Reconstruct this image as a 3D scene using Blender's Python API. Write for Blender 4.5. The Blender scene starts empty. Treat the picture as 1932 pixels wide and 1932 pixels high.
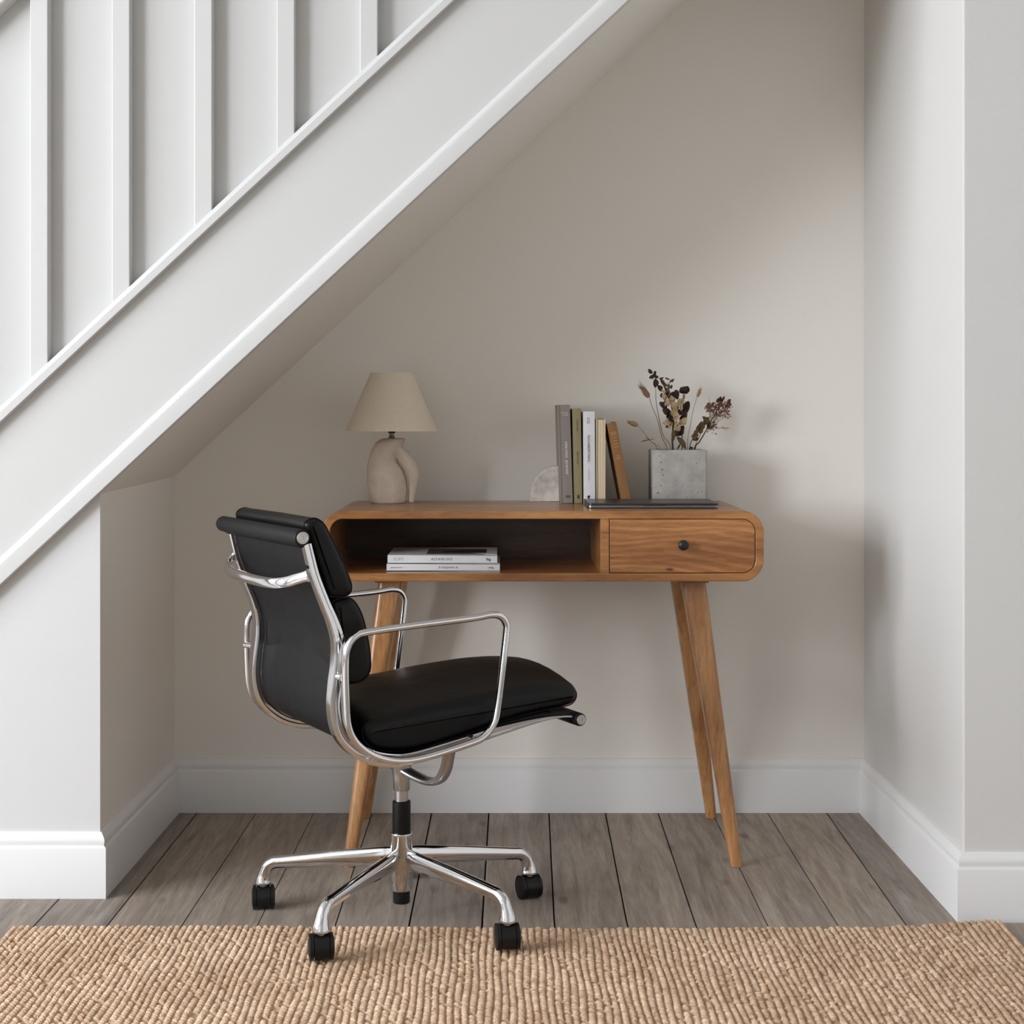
import bpy, bmesh, math, random
import numpy as np
from mathutils import Vector, Matrix, noise

rnd = random.Random(7)
S = bpy.context.scene
COL = S.collection
PI = math.pi

# ------------------------------------------------------------------ camera model (metres; x right, y away, z up)
FPX, CXP, CYP, EYE = 2900.0, 945.0, 780.0, 0.97

def P(px, py, Y):
    return Vector(((px - CXP) * Y / FPX, Y, EYE - (py - CYP) * Y / FPX))

cam_d = bpy.data.cameras.new('camera')
cam = bpy.data.objects.new('camera', cam_d)
COL.objects.link(cam)
cam.location = (0, 0, EYE)
cam.rotation_euler = (PI / 2, 0, 0)
cam_d.sensor_width = 36.0
cam_d.lens = FPX / 1932.0 * 36.0
cam_d.shift_x = (966 - CXP) / 1932.0
cam_d.shift_y = -(966 - CYP) / 1932.0
cam_d.clip_start = 0.05
S.camera = cam

# ------------------------------------------------------------------ materials
def lin(r, g, b):
    f = lambda c: (c / 12.92) if c <= 0.04045 else ((c + 0.055) / 1.055) ** 2.4
    return (f(r / 255), f(g / 255), f(b / 255), 1)

class NT:
    def __init__(s, name):
        s.m = bpy.data.materials.new(name)
        s.m.use_nodes = True
        s.t = s.m.node_tree
        s.b = s.t.nodes['Principled BSDF']
    def n(s, typ, **kw):
        nd = s.t.nodes.new(typ)
        for k, v in kw.items():
            if k.startswith('i_'):
                nd.inputs[k[2:].replace('_', ' ')].default_value = v
            else:
                setattr(nd, k, v)
        return nd
    def l(s, a, ao, b, bi):
        s.t.links.new(a.outputs[ao], b.inputs[bi])
    def coords(s, scale=(1, 1, 1), rot=(0, 0, 0), loc=(0, 0, 0)):
        tc = s.n('ShaderNodeTexCoord')
        mp = s.n('ShaderNodeMapping')
        mp.inputs['Scale'].default_value = scale
        mp.inputs['Rotation'].default_value = rot
        mp.inputs['Location'].default_value = loc
        s.l(tc, 'Object', mp, 'Vector')
        return mp
    def noise(s, mp, scale, detail=4, rough=.55, dist=0):
        nd = s.n('ShaderNodeTexNoise')
        nd.inputs['Scale'].default_value = scale
        nd.inputs['Detail'].default_value = detail
        nd.inputs['Roughness'].default_value = rough
        nd.inputs['Distortion'].default_value = dist
        s.l(mp, 'Vector', nd, 'Vector')
        return nd
    def ramp(s, src, out, stops):
        r = s.n('ShaderNodeValToRGB')
        el = r.color_ramp.elements
        el[0].position, el[0].color = stops[0]
        el[1].position, el[1].color = stops[-1]
        for p, c in stops[1:-1]:
            e = el.new(p)
            e.color = c
        s.l(src, out, r, 'Fac')
        return r
    def mix(s, fac, a, b, mode='MIX'):
        m = s.n('ShaderNodeMix', data_type='RGBA', blend_type=mode)
        for key, v in ((0, fac), (6, a), (7, b)):
            if isinstance(v, tuple) and len(v) == 2 and hasattr(v[0], 'outputs'):
                s.t.links.new(v[0].outputs[v[1]], m.inputs[key])
            else:
                m.inputs[key].default_value = v
        return m
    def bump(s, src, out, strength, dist=.01):
        b = s.n('ShaderNodeBump')
        b.inputs['Strength'].default_value = strength
        b.inputs['Distance'].default_value = dist
        s.l(src, out, b, 'Height')
        s.l(b, 'Normal', s.b, 'Normal')
        return b
    def set(s, col=None, rough=None, metal=None, spec=None):
        if col is not None: s.b.inputs['Base Color'].default_value = col
        if rough is not None: s.b.inputs['Roughness'].default_value = rough
        if metal is not None: s.b.inputs['Metallic'].default_value = metal
        if spec is not None: s.b.inputs['Specular IOR Level'].default_value = spec
        return s

def paint(name, col, rough=.5, bump=.06, nscale=260, spec=.4, var=.03):
    t = NT(name).set(rough=rough, spec=spec)
    mp = t.coords()
    a = t.noise(mp, 1.3, 3)
    c2 = tuple(x * (1 - var) for x in col[:3]) + (1,)
    m = t.mix((a, 'Fac'), col, c2)
    t.t.links.new(m.outputs[2], t.b.inputs['Base Color'])
    b = t.noise(mp, nscale, 4, .6)
    t.bump(b, 'Fac', bump, .004)
    return t.m

def flat(name, col, rough=.5, metal=0, spec=.5, nscale=150, bump=.04, var=.06):
    t = NT(name).set(rough=rough, metal=metal, spec=spec)
    mp = t.coords()
    a = t.noise(mp, nscale, 3)
    c2 = tuple(x * (1 - var) for x in col[:3]) + (1,)
    m = t.mix((a, 'Fac'), col, c2)
    t.t.links.new(m.outputs[2], t.b.inputs['Base Color'])
    if bump: t.bump(a, 'Fac', bump, .002)
    return t.m

M = {}
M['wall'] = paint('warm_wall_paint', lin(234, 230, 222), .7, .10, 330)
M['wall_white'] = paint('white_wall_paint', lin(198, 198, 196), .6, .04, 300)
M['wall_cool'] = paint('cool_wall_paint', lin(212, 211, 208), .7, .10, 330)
M['panel'] = paint('white_panel_paint', lin(208, 208, 207), .55, .04, 300)
M['stair'] = paint('white_stair_paint', lin(202, 202, 200), .42, .02, 120)
M['trim'] = paint('white_gloss_trim', lin(229, 229, 228), .38, .02, 120)
M['room'] = paint('muted_room_paint', lin(222, 221, 219), .8, .03)
M['dark_wall'] = paint('mid_room_paint', lin(190, 189, 186), .8, .03)
M['ceiling'] = paint('ceiling_paint', lin(196, 195, 193), .8, .03)
M['chrome'] = flat('polished_aluminium', (.76, .76, .77, 1), .075, 1, .5, 40, 0, .02)
M['steel'] = flat('satin_steel', (.55, .55, .55, 1), .28, 1, .5, 60, 0, .04)
M['cap'] = flat('brushed_cap_metal', (.62, .60, .57, 1), .3, 1, .5, 400, .05, .15)
M['plastic'] = flat('black_plastic', (.007, .007, .0075, 1), .38, 0, .3, 300, .02)
M['sleeve'] = flat('black_sleeve', (.004, .004, .004, 1), .3, 0, .25, 300, 0)

def leather(name, col, rough):
    t = NT(name).set(rough=rough, spec=.26)
    mp = t.coords()
    v = t.n('ShaderNodeTexVoronoi', feature='DISTANCE_TO_EDGE')
    v.inputs['Scale'].default_value = 520
    t.l(mp, 'Vector', v, 'Vector')
    big = t.noise(mp, 9, 3, .5)
    fine = t.noise(mp, 380, 3, .6)
    mx = t.mix(.5, (v, 'Distance'), (fine, 'Fac'))
    b1 = t.n('ShaderNodeBump'); b1.inputs['Strength'].default_value = .12; b1.inputs['Distance'].default_value = .002
    t.l(mx, 2, b1, 'Height')
    b2 = t.n('ShaderNodeBump'); b2.inputs['Strength'].default_value = .22; b2.inputs['Distance'].default_value = .02
    t.l(big, 'Fac', b2, 'Height'); t.l(b1, 'Normal', b2, 'Normal'); t.l(b2, 'Normal', t.b, 'Normal')
    c = t.mix((big, 'Fac'), col, tuple(x * 1.5 for x in col[:3]) + (1,))
    t.t.links.new(c.outputs[2], t.b.inputs['Base Color'])
    return t.m
M['leather'] = leather('black_leather', (.0032, .003, .0028, 1), .42)
M['sling'] = leather('black_sling_leather', (.0045, .0045, .005, 1), .55)

def wood(name, along='X', base=((96, 62, 38), (146, 98, 60), (178, 126, 80)), rough=.38, grain=1.0, cathedral=None, seed=0.0):
    t = NT(name).set(rough=rough, spec=.4)
    sc = {'X': (1.6, 16, 16), 'Y': (16, 1.6, 16), 'Z': (16, 16, 1.6)}[along]
    mp = t.coords(sc, loc=(seed, seed * .7, seed * 1.3))
    big = t.noise(mp, .55, 3, .5, .6)
    mid = t.noise(mp, 2.2, 6, .62, .8)
    fine = t.noise(mp, 16, 4, .7, .2)
    r = t.ramp(mid, 'Fac', [(.28, lin(*base[0])), (.5, lin(*base[1])), (.72, lin(*base[2]))])
    r2 = t.ramp(big, 'Fac', [(.32, (.46, .39, .34, 1)), (.56, (1, 1, 1, 1))])
    m = t.mix(.62, (r, 'Color'), (r2, 'Color'), 'MULTIPLY')
    blot = t.noise(t.coords(tuple(v * .8 for v in sc), loc=(seed + 4, seed, 2)), 1.5, 2, .5, .4)
    r4 = t.ramp(blot, 'Fac', [(.60, (1, 1, 1, 1)), (.74, (.50, .40, .33, 1))])
    m = t.mix(.8 if not cathedral else .3, (m, 2), (r4, 'Color'), 'MULTIPLY')
    out = (m, 2)
    if cathedral:
        cx, cz, kx, kz = cathedral
        mp2 = t.coords((kx, 1, kz), loc=(-cx * kx, 0, -cz * kz))
        nz = t.noise(mp2, 1.1, 3, .5, .3)
        add = t.n('ShaderNodeVectorMath', operation='MULTIPLY_ADD')
        t.l(nz, 'Color', add, 0)
        add.inputs[1].default_value = (.55, 0, .55)
        t.l(mp2, 'Vector', add, 2)
        ln = t.n('ShaderNodeVectorMath', operation='LENGTH')
        t.l(add, 'Vector', ln, 0)
        mu = t.n('ShaderNodeMath', operation='MULTIPLY'); mu.inputs[1].default_value = 34
        t.t.links.new(ln.outputs['Value'], mu.inputs[0])
        sn = t.n('ShaderNodeMath', operation='SINE')
        t.t.links.new(mu.outputs[0], sn.inputs[0])
        rr = t.ramp(sn, 'Value', [(.02, (.74, .68, .62, 1)), (.42, (1, 1, 1, 1))])
        m = t.mix(.75, out, (rr, 'Color'), 'MULTIPLY')
        out = (m, 2)
        # a small dark knot low on the drawer front
        mp3 = t.coords((70, 0, 160), loc=(-.2723 * 70, 0, -.636 * 160))
        l3 = t.n('ShaderNodeVectorMath', operation='LENGTH'); t.l(mp3, 'Vector', l3, 0)
        kr = t.ramp(l3, 'Value', [(.25, (.28, .22, .2, 1)), (.85, (1, 1, 1, 1))])
        m = t.mix(1, out, (kr, 'Color'), 'MULTIPLY')
        out = (m, 2)
    r3 = t.ramp(fine, 'Fac', [(.35, (.74, .70, .66, 1)), (.6, (1, 1, 1, 1))])
    m = t.mix(.8, out, (r3, 'Color'), 'MULTIPLY')
    t.t.links.new(m.outputs[2], t.b.inputs['Base Color'])
    t.b.inputs['Coat Weight'].default_value = .45
    t.b.inputs['Coat Roughness'].default_value = .2
    t.bump(fine, 'Fac', .05, .002)
    return t.m
M['wood'] = wood('mango_wood', 'X', ((138, 88, 48), (172, 118, 68), (198, 146, 92)))
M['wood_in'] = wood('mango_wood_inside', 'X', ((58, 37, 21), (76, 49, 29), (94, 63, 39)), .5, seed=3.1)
M['drawer'] = wood('mango_wood_drawer', 'X', ((162, 106, 60), (182, 126, 76), (198, 144, 92)), .4, cathedral=(.30, .612, 2.6, 12), seed=1.7)
M['leg'] = wood('mango_wood_leg', 'Z', ((152, 102, 60), (186, 134, 84), (212, 164, 112)), .36, seed=5.2)

def floor_mat():
    t = NT('weathered_floorboard').set(rough=.55, spec=.35)
    at = t.n('ShaderNodeAttribute', attribute_name='board')
    mp0 = t.coords((14, 1.1, 1))
    add = t.n('ShaderNodeVectorMath', operation='MULTIPLY_ADD')
    t.l(at, 'Color', add, 0); add.inputs[1].default_value = (40, 40, 40)
    t.l(mp0, 'Vector', add, 2)
    class W: pass
    def nz(scale, det, ro, di):
        nd = t.n('ShaderNodeTexNoise')
        nd.inputs['Scale'].default_value = scale; nd.inputs['Detail'].default_value = det
        nd.inputs['Roughness'].default_value = ro; nd.inputs['Distortion'].default_value = di
        t.l(add, 'Vector', nd, 'Vector'); return nd
    big = nz(.6, 3, .5, .5); mid = nz(1.9, 6, .65, 1.4); fine = nz(12, 5, .7, .3)
    r = t.ramp(mid, 'Fac', [(.25, lin(128, 118, 108)), (.5, lin(164, 154, 143)), (.75, lin(188, 179, 168))])
    r2 = t.ramp(big, 'Fac', [(.3, (.78, .78, .80, 1)), (.65, (1.0, .97, .94, 1))])
    m = t.mix(.8, (r, 'Color'), (r2, 'Color'), 'MULTIPLY')
    r3 = t.ramp(fine, 'Fac', [(.36, (.72, .69, .66, 1)), (.58, (1, 1, 1, 1))])
    m = t.mix(.7, (m, 2), (r3, 'Color'), 'MULTIPLY')
    # knots and nail marks
    mpk = t.coords((9, 3.6, 1))
    vk = t.n('ShaderNodeTexVoronoi'); vk.inputs['Scale'].default_value = 1.0
    t.l(mpk, 'Vector', vk, 'Vector')
    kr = t.ramp(vk, 'Distance', [(.05, (.42, .36, .31, 1)), (.13, (1, 1, 1, 1))])
    m = t.mix(.75, (m, 2), (kr, 'Color'), 'MULTIPLY')
    tint = t.ramp(at, 'Fac', [(0, (.82, .82, .83, 1)), (1, (1.05, 1.02, .98, 1))])
    m = t.mix(1, (m, 2), (tint, 'Color'), 'MULTIPLY')
    t.t.links.new(m.outputs[2], t.b.inputs['Base Color'])
    t.bump(fine, 'Fac', .12, .002)
    return t.m
M['floor'] = floor_mat()
M['gap'] = flat('dark_floor_gap', (.012, .010, .009, 1), .9, bump=0)

def rug_mat():
    t = NT('jute_fibre').set(rough=.85, spec=.15)
    mp = t.coords()
    a = t.noise(mp, 5, 3, .6)
    mp2 = t.coords((75, 60, 40))
    b = t.noise(mp2, 1, 3, .6)
    c = t.noise(mp, 700, 3, .7)
    r = t.ramp(b, 'Fac', [(.25, lin(184, 154, 126)), (.5, lin(214, 186, 158)), (.75, lin(236, 212, 186))])
    ra = t.ramp(a, 'Fac', [(.35, (.82, .78, .73, 1)), (.65, (1.04, 1.03, 1.02, 1))])
    m = t.mix(.9, (r, 'Color'), (ra, 'Color'), 'MULTIPLY')
    rc = t.ramp(c, 'Fac', [(.32, (.52, .46, .40, 1)), (.56, (1.05, 1.05, 1.05, 1))])
    m = t.mix(.6, (m, 2), (rc, 'Color'), 'MULTIPLY')
    # scattered dark flecks of fibre
    mp3 = t.coords((150, 110, 1))
    v = t.n('ShaderNodeTexVoronoi'); v.inputs['Scale'].default_value = 1
    t.l(mp3, 'Vector', v, 'Vector')
    sel = t.n('ShaderNodeSeparateColor'); t.l(v, 'Color', sel, 'Color')
    gt = t.n('ShaderNodeMath', operation='GREATER_THAN'); gt.inputs[1].default_value = .965
    t.t.links.new(sel.outputs[0], gt.inputs[0])
    m = t.mix((gt, 0), (m, 2), lin(176, 140, 108))
    t.t.links.new(m.outputs[2], t.b.inputs['Base Color'])
    t.bump(c, 'Fac', .5, .002)
    return t.m
M['rug'] = rug_mat()

def concrete(name, c0, c1, pits=True):
    t = NT(name).set(rough=.85, spec=.2)
    mp = t.coords()
    a = t.noise(mp, 26, 6, .65)
    r = t.ramp(a, 'Fac', [(.3, c0), (.7, c1)])
    out = (r, 'Color')
    if pits:
        v = t.n('ShaderNodeTexVoronoi'); v.inputs['Scale'].default_value = 85
        t.l(mp, 'Vector', v, 'Vector')
        n2 = t.noise(mp, 30, 2)
        sub = t.n('ShaderNodeMath', operation='MULTIPLY_ADD'); sub.inputs[1].default_value = -.62; 
        t.t.links.new(n2.outputs['Fac'], sub.inputs[0]); t.t.links.new(v.outputs['Distance'], sub.inputs[2])
        pr = t.ramp(sub, 'Value', [(.0, (.30, .29, .27, 1)), (.03, (1, 1, 1, 1))])
        pr.color_ramp.elements[0].position = 0.0
        add = t.n('ShaderNodeMath', operation='ADD'); add.inputs[1].default_value = .235
        t.t.links.new(sub.outputs[0], add.inputs[0]); t.t.links.new(add.outputs[0], pr.inputs['Fac'])
        m = t.mix(.8, out, (pr, 'Color'), 'MULTIPLY')
        out = (m, 2)
    t.t.links.new(out[0].outputs[out[1]], t.b.inputs['Base Color'])
    f = t.noise(mp, 300, 4, .7)
    t.bump(f, 'Fac', .2, .002)
    return t.m
M['concrete'] = concrete('grey_concrete', lin(150, 147, 141), lin(182, 178, 172))
M['stone'] = concrete('pale_stone', lin(176, 169, 160), lin(234, 228, 220))
M['ceramic'] = concrete('speckled_ceramic', lin(204, 190, 172), lin(222, 209, 192), False)

def linen():
    t = NT('linen_shade').set(rough=.9, spec=.1)
    mp = t.coords()
    a = t.noise(t.coords((300, 300, 60)), 3, 3); b = t.noise(t.coords((60, 60, 500)), 3, 3)
    m = t.mix(.5, (a, 'Fac'), (b, 'Fac'))
    r = t.ramp(m, 2, [(.3, lin(212, 198, 178)), (.7, lin(232, 220, 202))])
    t.t.links.new(r.outputs['Color'], t.b.inputs['Base Color'])
    t.bump(m, 2, .25, .001)
    return t.m
M['linen'] = linen()
M['gunmetal'] = flat('space_grey_aluminium', (.10, .10, .105, 1), .36, 1, .5, 500, .02, .05)
M['gunedge'] = flat('bright_aluminium_edge', (.26, .26, .27, 1), .28, 1, .5, 500, 0, .04)
M['black'] = flat('matt_black', (.010, .010, .010, 1), .45, 0, .5, 200, 0)
M['brass'] = flat('aged_brass', (.32, .27, .18, 1), .35, 1, .5, 200, 0)

def cloth(name, rgb, rough=.75):
    return flat(name, lin(*rgb), rough, 0, .25, 700, .08, .12)
M['b_grey'] = cloth('grey_cloth_cover', (142, 134, 127))
M['b_olive'] = cloth('olive_cloth_cover', (148, 138, 104))
M['b_white'] = cloth('white_paper_cover', (226, 225, 226), .55)
M['b_cream'] = cloth('cream_paper_cover', (218, 206, 182), .6)
M['b_brown'] = cloth('brown_cloth_cover', (142, 102, 64), .6)
M['ink'] = flat('dark_ink', (.02, .02, .02, 1), .6, bump=0)
M['ink_grey'] = flat('grey_ink', lin(120, 118, 116), .6, bump=0)
M['ink_pale'] = flat('pale_ink', lin(196, 194, 192), .6, bump=0)
M['ink_white'] = flat('white_ink', lin(235, 232, 228), .6, bump=0)
M['gold'] = flat('gold_foil', lin(214, 168, 112), .45, .3, .5, 200, 0)
M['cover_photo'] = flat('cover_photo_grey', lin(96, 92, 90), .5, bump=0)

def pages():
    t = NT('book_pages').set(rough=.85, spec=.15)
    mp = t.coords((1, 1, 1))
    w = t.noise(t.coords((900, 3, 3)), 1, 2)
    r = t.ramp(w, 'Fac', [(.35, lin(196, 176, 142)), (.65, lin(226, 210, 180))])
    t.t.links.new(r.outputs['Color'], t.b.inputs['Base Color'])
    return t.m
M['pages'] = pages()
M['stem'] = flat('dry_stem', lin(126, 106, 72), .8, 0, .2, 200, 0, .3)
M['stem_dark'] = flat('dark_stem', lin(62, 50, 34), .8, 0, .2, 200, 0, .3)
M['leaf_dark'] = flat('dark_dried_leaf', lin(64, 46, 37), .7, 0, .25, 120, .2, .5)
M['leaf_tan'] = flat('tan_dried_petal', lin(178, 153, 118), .8, 0, .2, 160, .3, .35)
M['leaf_olive'] = flat('olive_dried_leaf', lin(96, 80, 54), .75, 0, .2, 120, .2, .4)
M['fluff_pink'] = flat('dusky_fluff', lin(150, 112, 92), .95, 0, .05, 600, .6, .3)
M['fluff_tan'] = flat('tan_fluff', lin(176, 150, 108), .95, 0, .05, 600, .6, .3)
M['floret'] = flat('dusky_pink_floret', lin(140, 98, 84), .9, 0, .1, 200, .2, .5)
M['floret_dark'] = flat('dark_red_bud', lin(92, 56, 44), .85, 0, .1, 200, .2, .5)

# ------------------------------------------------------------------ mesh helpers
class MB:
    def __init__(s):
        s.v = []; s.f = []; s.mi = []; s.cur = 0
    def add(s, vs, fs):
        o = len(s.v)
        s.v += [Vector(v) for v in vs]
        for f in fs:
            s.f.append([i + o for i in f]); s.mi.append(s.cur)
        return o
    def box(s, x0, x1, y0, y1, z0, z1):
        s.add([(x0, y0, z0), (x1, y0, z0), (x1, y1, z0), (x0, y1, z0), (x0, y0, z1), (x1, y0, z1), (x1, y1, z1), (x0, y1, z1)],
              [(3, 2, 1, 0), (4, 5, 6, 7), (0, 1, 5, 4), (1, 2, 6, 5), (2, 3, 7, 6), (3, 0, 4, 7)])
    def prism(s, poly, y0, y1):
        """poly: list of (x,z); extruded along y"""
        n = len(poly)
        a = sum(poly[i][0] * poly[(i + 1) % n][1] - poly[(i + 1) % n][0] * poly[i][1] for i in range(n))
        if a < 0: poly = poly[::-1]
        vs = [(x, y0, z) for x, z in poly] + [(x, y1, z) for x, z in poly]
        fs = [tuple(range(n)), tuple(range(2 * n - 1, n - 1, -1))]
        fs += [(i, i + n, (i + 1) % n + n, (i + 1) % n) for i in range(n)]
        s.add(vs, fs)
    def lathe(s, prof, c=(0, 0, 0), seg=32, axis='Z', cap=True):
        """prof: list of (radius, height)"""
        c = Vector(c); vs = []
        for r, h in prof:
            for k in range(seg):
                a = 2 * PI * k / seg
                x, y = r * math.cos(a), r * math.sin(a)
                if axis == 'Z': vs.append(c + Vector((x, y, h)))
                elif axis == 'Y': vs.append(c + Vector((x, h, -y)))
                else: vs.append(c + Vector((h, x, y)))
        fs = []
        for i in range(len(prof) - 1):
            for k in range(seg):
                k2 = (k + 1) % seg
                fs.append((i * seg + k, i * seg + k2, (i + 1) * seg + k2, (i + 1) * seg + k))
        if cap:
            fs.append(tuple(range(seg - 1, -1, -1)))
            fs.append(tuple(range((len(prof) - 1) * seg, len(prof) * seg)))
        s.add(vs, fs)
    def loft(s, rings, cap=True, closed=False):
        n = len(rings[0]); vs = [p for r in rings for p in r]; fs = []
        m = len(rings)
        for i in range(m if closed else m - 1):
            j = (i + 1) % m
            for k in range(n):
                k2 = (k + 1) % n
                fs.append((i * n + k, i * n + k2, j * n + k2, j * n + k))
        if cap and not closed:
            fs.append(tuple(range(n - 1, -1, -1))); fs.append(tuple(range((m - 1) * n, m * n)))
        s.add(vs, fs)
    def tube(s, path, rad, seg=12, closed=False, flat=1.0, up=None, cap=True):
        path = [Vector(p) for p in path]; n = len(path)
        rf = rad if callable(rad) else (lambda t: rad)
        rings = []; prev = None
        for i, p in enumerate(path):
            if closed: t = path[(i + 1) % n] - path[i - 1]
            else: t = path[min(i + 1, n - 1)] - path[max(i - 1, 0)]
            t.normalize()
            if up is not None: a = Vector(up)
            elif prev is None: a = Vector((0, 0, 1)) if abs(t.z) < .9 else Vector((1, 0, 0))
            else: a = prev
            b = t.cross(a)
            if b.length < 1e-6: b = t.orthogonal()
            b.normalize(); a = b.cross(t).normalized(); prev = a
            r = rf(i / max(n - 1, 1))
            ra, rb = r if isinstance(r, tuple) else (r, r * flat)
            rings.append([p + a * ra * math.cos(2 * PI * k / seg) + b * rb * math.sin(2 * PI * k / seg) for k in range(seg)])
        s.loft(rings, cap, closed)
    def ell(s, c, rx, ry, rz, rot=None, seg=12, rings=8):
        c = Vector(c); rot = rot or Matrix.Identity(3); vs = []; fs = []
        for i in range(rings + 1):
            th = PI * i / rings
            for k in range(seg):
                a = 2 * PI * k / seg
                vs.append(c + rot @ Vector((rx * math.sin(th) * math.cos(a), ry * math.sin(th) * math.sin(a), rz * math.cos(th))))
        for i in range(rings):
            for k in range(seg):
                k2 = (k + 1) % seg
                fs.append((i * seg + k, (i + 1) * seg + k, (i + 1) * seg + k2, i * seg + k2))
        s.add(vs, fs)

def cr(pts, per=8, closed=False):
    """Catmull-Rom through pts of any dimension"""
    pts = [Vector(p) for p in pts]; n = len(pts); out = []
    for i in range(n if closed else n - 1):
        if closed: p0, p1, p2, p3 = pts[i - 1], pts[i], pts[(i + 1) % n], pts[(i + 2) % n]
        else: p0, p1, p2, p3 = pts[max(i - 1, 0)], pts[i], pts[i + 1], pts[min(i + 2, n - 1)]
        for k in range(per):
            t = k / per
            out.append(.5 * ((2 * p1) + (p2 - p0) * t + (2 * p0 - 5 * p1 + 4 * p2 - p3) * t * t + (3 * p1 - p0 - 3 * p2 + p3) * t ** 3))
    if not closed: out.append(pts[-1])
    return out

def rrect(x0, x1, z0, z1, r, seg=8):
    """rounded rectangle (x,z), r = (bl, br, tr, tl)"""
    if not isinstance(r, tuple): r = (r,) * 4
    out = []
    for (cx, cz, a0, rr) in ((x0 + r[0], z0 + r[0], PI, r[0]), (x1 - r[1], z0 + r[1], 1.5 * PI, r[1]), (x1 - r[2], z1 - r[2], 0, r[2]), (x0 + r[3], z1 - r[3], .5 * PI, r[3])):
        if rr < 1e-5: out.append((cx, cz)); continue
        for k in range(seg + 1):
            a = a0 + .5 * PI * k / seg
            out.append((cx + rr * math.cos(a), cz + rr * math.sin(a)))
    return out

def link(name, mesh, parent=None, loc=None):
    o = bpy.data.objects.new(name, mesh)
    COL.objects.link(o)
    if parent is not None: o.parent = parent
    if loc is not None: o.location = loc
    return o

def build(name, mb, mats, parent=None, org=None, smooth=None, bevel=0, bseg=2, fix=True):
    """mesh in the parent's local space (org subtracted from every vertex when given)"""
    org = Vector(org) if org is not None else Vector((0, 0, 0))
    me = bpy.data.meshes.new(name)
    me.from_pydata([v - org for v in mb.v], [], mb.f)
    if not isinstance(mats, (list, tuple)): mats = [mats]
    for m in mats: me.materials.append(m)
    me.polygons.foreach_set('material_index', mb.mi)
    me.validate()
    if fix:
        bm = bmesh.new(); bm.from_mesh(me)
        bmesh.ops.remove_doubles(bm, verts=bm.verts, dist=1e-6)
        bmesh.ops.recalc_face_normals(bm, faces=bm.faces)
        bm.to_mesh(me); bm.free()
    if smooth is not None:
        me.polygons.foreach_set('use_smooth', [True] * len(me.polygons))
        me.set_sharp_from_angle(angle=math.radians(smooth))
    o = link(name, me, parent, None if parent is not None else org)
    if bevel:
        b = o.modifiers.new('edge', 'BEVEL'); b.width = bevel; b.segments = bseg; b.limit_method = 'ANGLE'; b.angle_limit = math.radians(35)
        b.harden_normals = False
        if smooth is None:
            me.polygons.foreach_set('use_smooth', [False] * len(me.polygons))
    return o

def thing(name, loc, label, cat, rot=(0, 0, 0), group=None):
    o = bpy.data.objects.new(name, None)
    o.empty_display_size = .05
    COL.objects.link(o)
    o.location = loc; o.rotation_euler = rot
    tag(o, label, cat, group)
    return o

def tag(o, label, cat, group=None):
    o['label'] = label; o['category'] = cat
    if group: o['group'] = group
    return o

def struct(name, mb, mats, label, cat, parent=None, smooth=None, bevel=0):
    o = build(name, mb, mats, parent, None, smooth, bevel)
    o['kind'] = 'structure'
    if parent is None: tag(o, label, cat)
    return o

def text(s, size, extrude=.00015, space=1.0, align='CENTER'):
    cu = bpy.data.curves.new('lettering', 'FONT')
    cu.body = s; cu.size = size; cu.extrude = extrude; cu.space_character = space
    cu.align_x = align; cu.align_y = 'CENTER'; cu.resolution_u = 3
    ob = bpy.data.objects.new('lettering', cu); COL.objects.link(ob)
    dg = bpy.context.evaluated_depsgraph_get()
    me = bpy.data.meshes.new_from_object(ob.evaluated_get(dg))
    vs = [v.co.copy() for v in me.vertices]; fs = [tuple(p.vertices) for p in me.polygons]
    bpy.data.objects.remove(ob); bpy.data.curves.remove(cu); bpy.data.meshes.remove(me)
    return vs, fs

def add_text(mb, s, size, org, xdir, ydir, space=1.0):
    vs, fs = text(s, size, space=space)
    org, xd, yd = Vector(org), Vector(xdir), Vector(ydir)
    nd = xd.cross(yd)
    mb.add([org + xd * v.x + yd * v.y + nd * v.z for v in vs], fs)

# ================================================================== THE ROOM
YB, YLF, YRF = 3.746, 3.086, 2.942         # back wall, left front face, right front face
XL, XR = -.8, .885                         # niche side walls
WX0, WX1, WY0, CEIL = -4.2, 2.6, -2.4, 2.75
SLOPE = .93
def sl(z0, X): return z0 + SLOPE * (X + 1.0004)      # heights along the stair slope, given at x=-1.0004

# floorboards
gb = [-.737, -.594, -.454, -.313, -.168, -.029, .117, .254, .382, .514, .647, .791]
gf = [-.745, -.604, -.461, -.314, -.174, -.0355, .102, .240, .370, .506, .639, .769]
while gb[0] > WX0 - .1: gb.insert(0, gb[0] - .139); gf.insert(0, gf[0] - .139)
while gb[-1] < WX1 + .1: gb.append(gb[-1] + .138); gf.append(gf[-1] + .137)
fl = MB(); tint = []
for i in range(len(gb) - 1):
    g = .0013 * (.7 + .8 * rnd.random())
    ys = ((3.75, gb[i] + g, gb[i + 1] - g), (2.94, gf[i] + g, gf[i + 1] - g), (WY0, gf[i] + g, gf[i + 1] - g))
    top = []; bot = []
    for (y, a, b) in ys:
        top += [(a, y, 0), (b, y, 0)]; bot += [(a, y, -.012), (b, y, -.012)]
    fl.add(top + bot, [(0, 2, 3, 1), (2, 4, 5, 3), (0, 6, 8, 2), (2, 8, 10, 4), (1, 3, 9, 7), (3, 5, 11, 9)])
    tint += [rnd.random()] * 6
fl.cur = 1
fl.add([(WX0 - .1, WY0, -.0115), (WX1 + .1, WY0, -.0115), (WX1 + .1, 3.90, -.0115), (WX0 - .1, 3.90, -.0115)], [(0, 1, 2, 3)])
tint.append(0)
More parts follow.
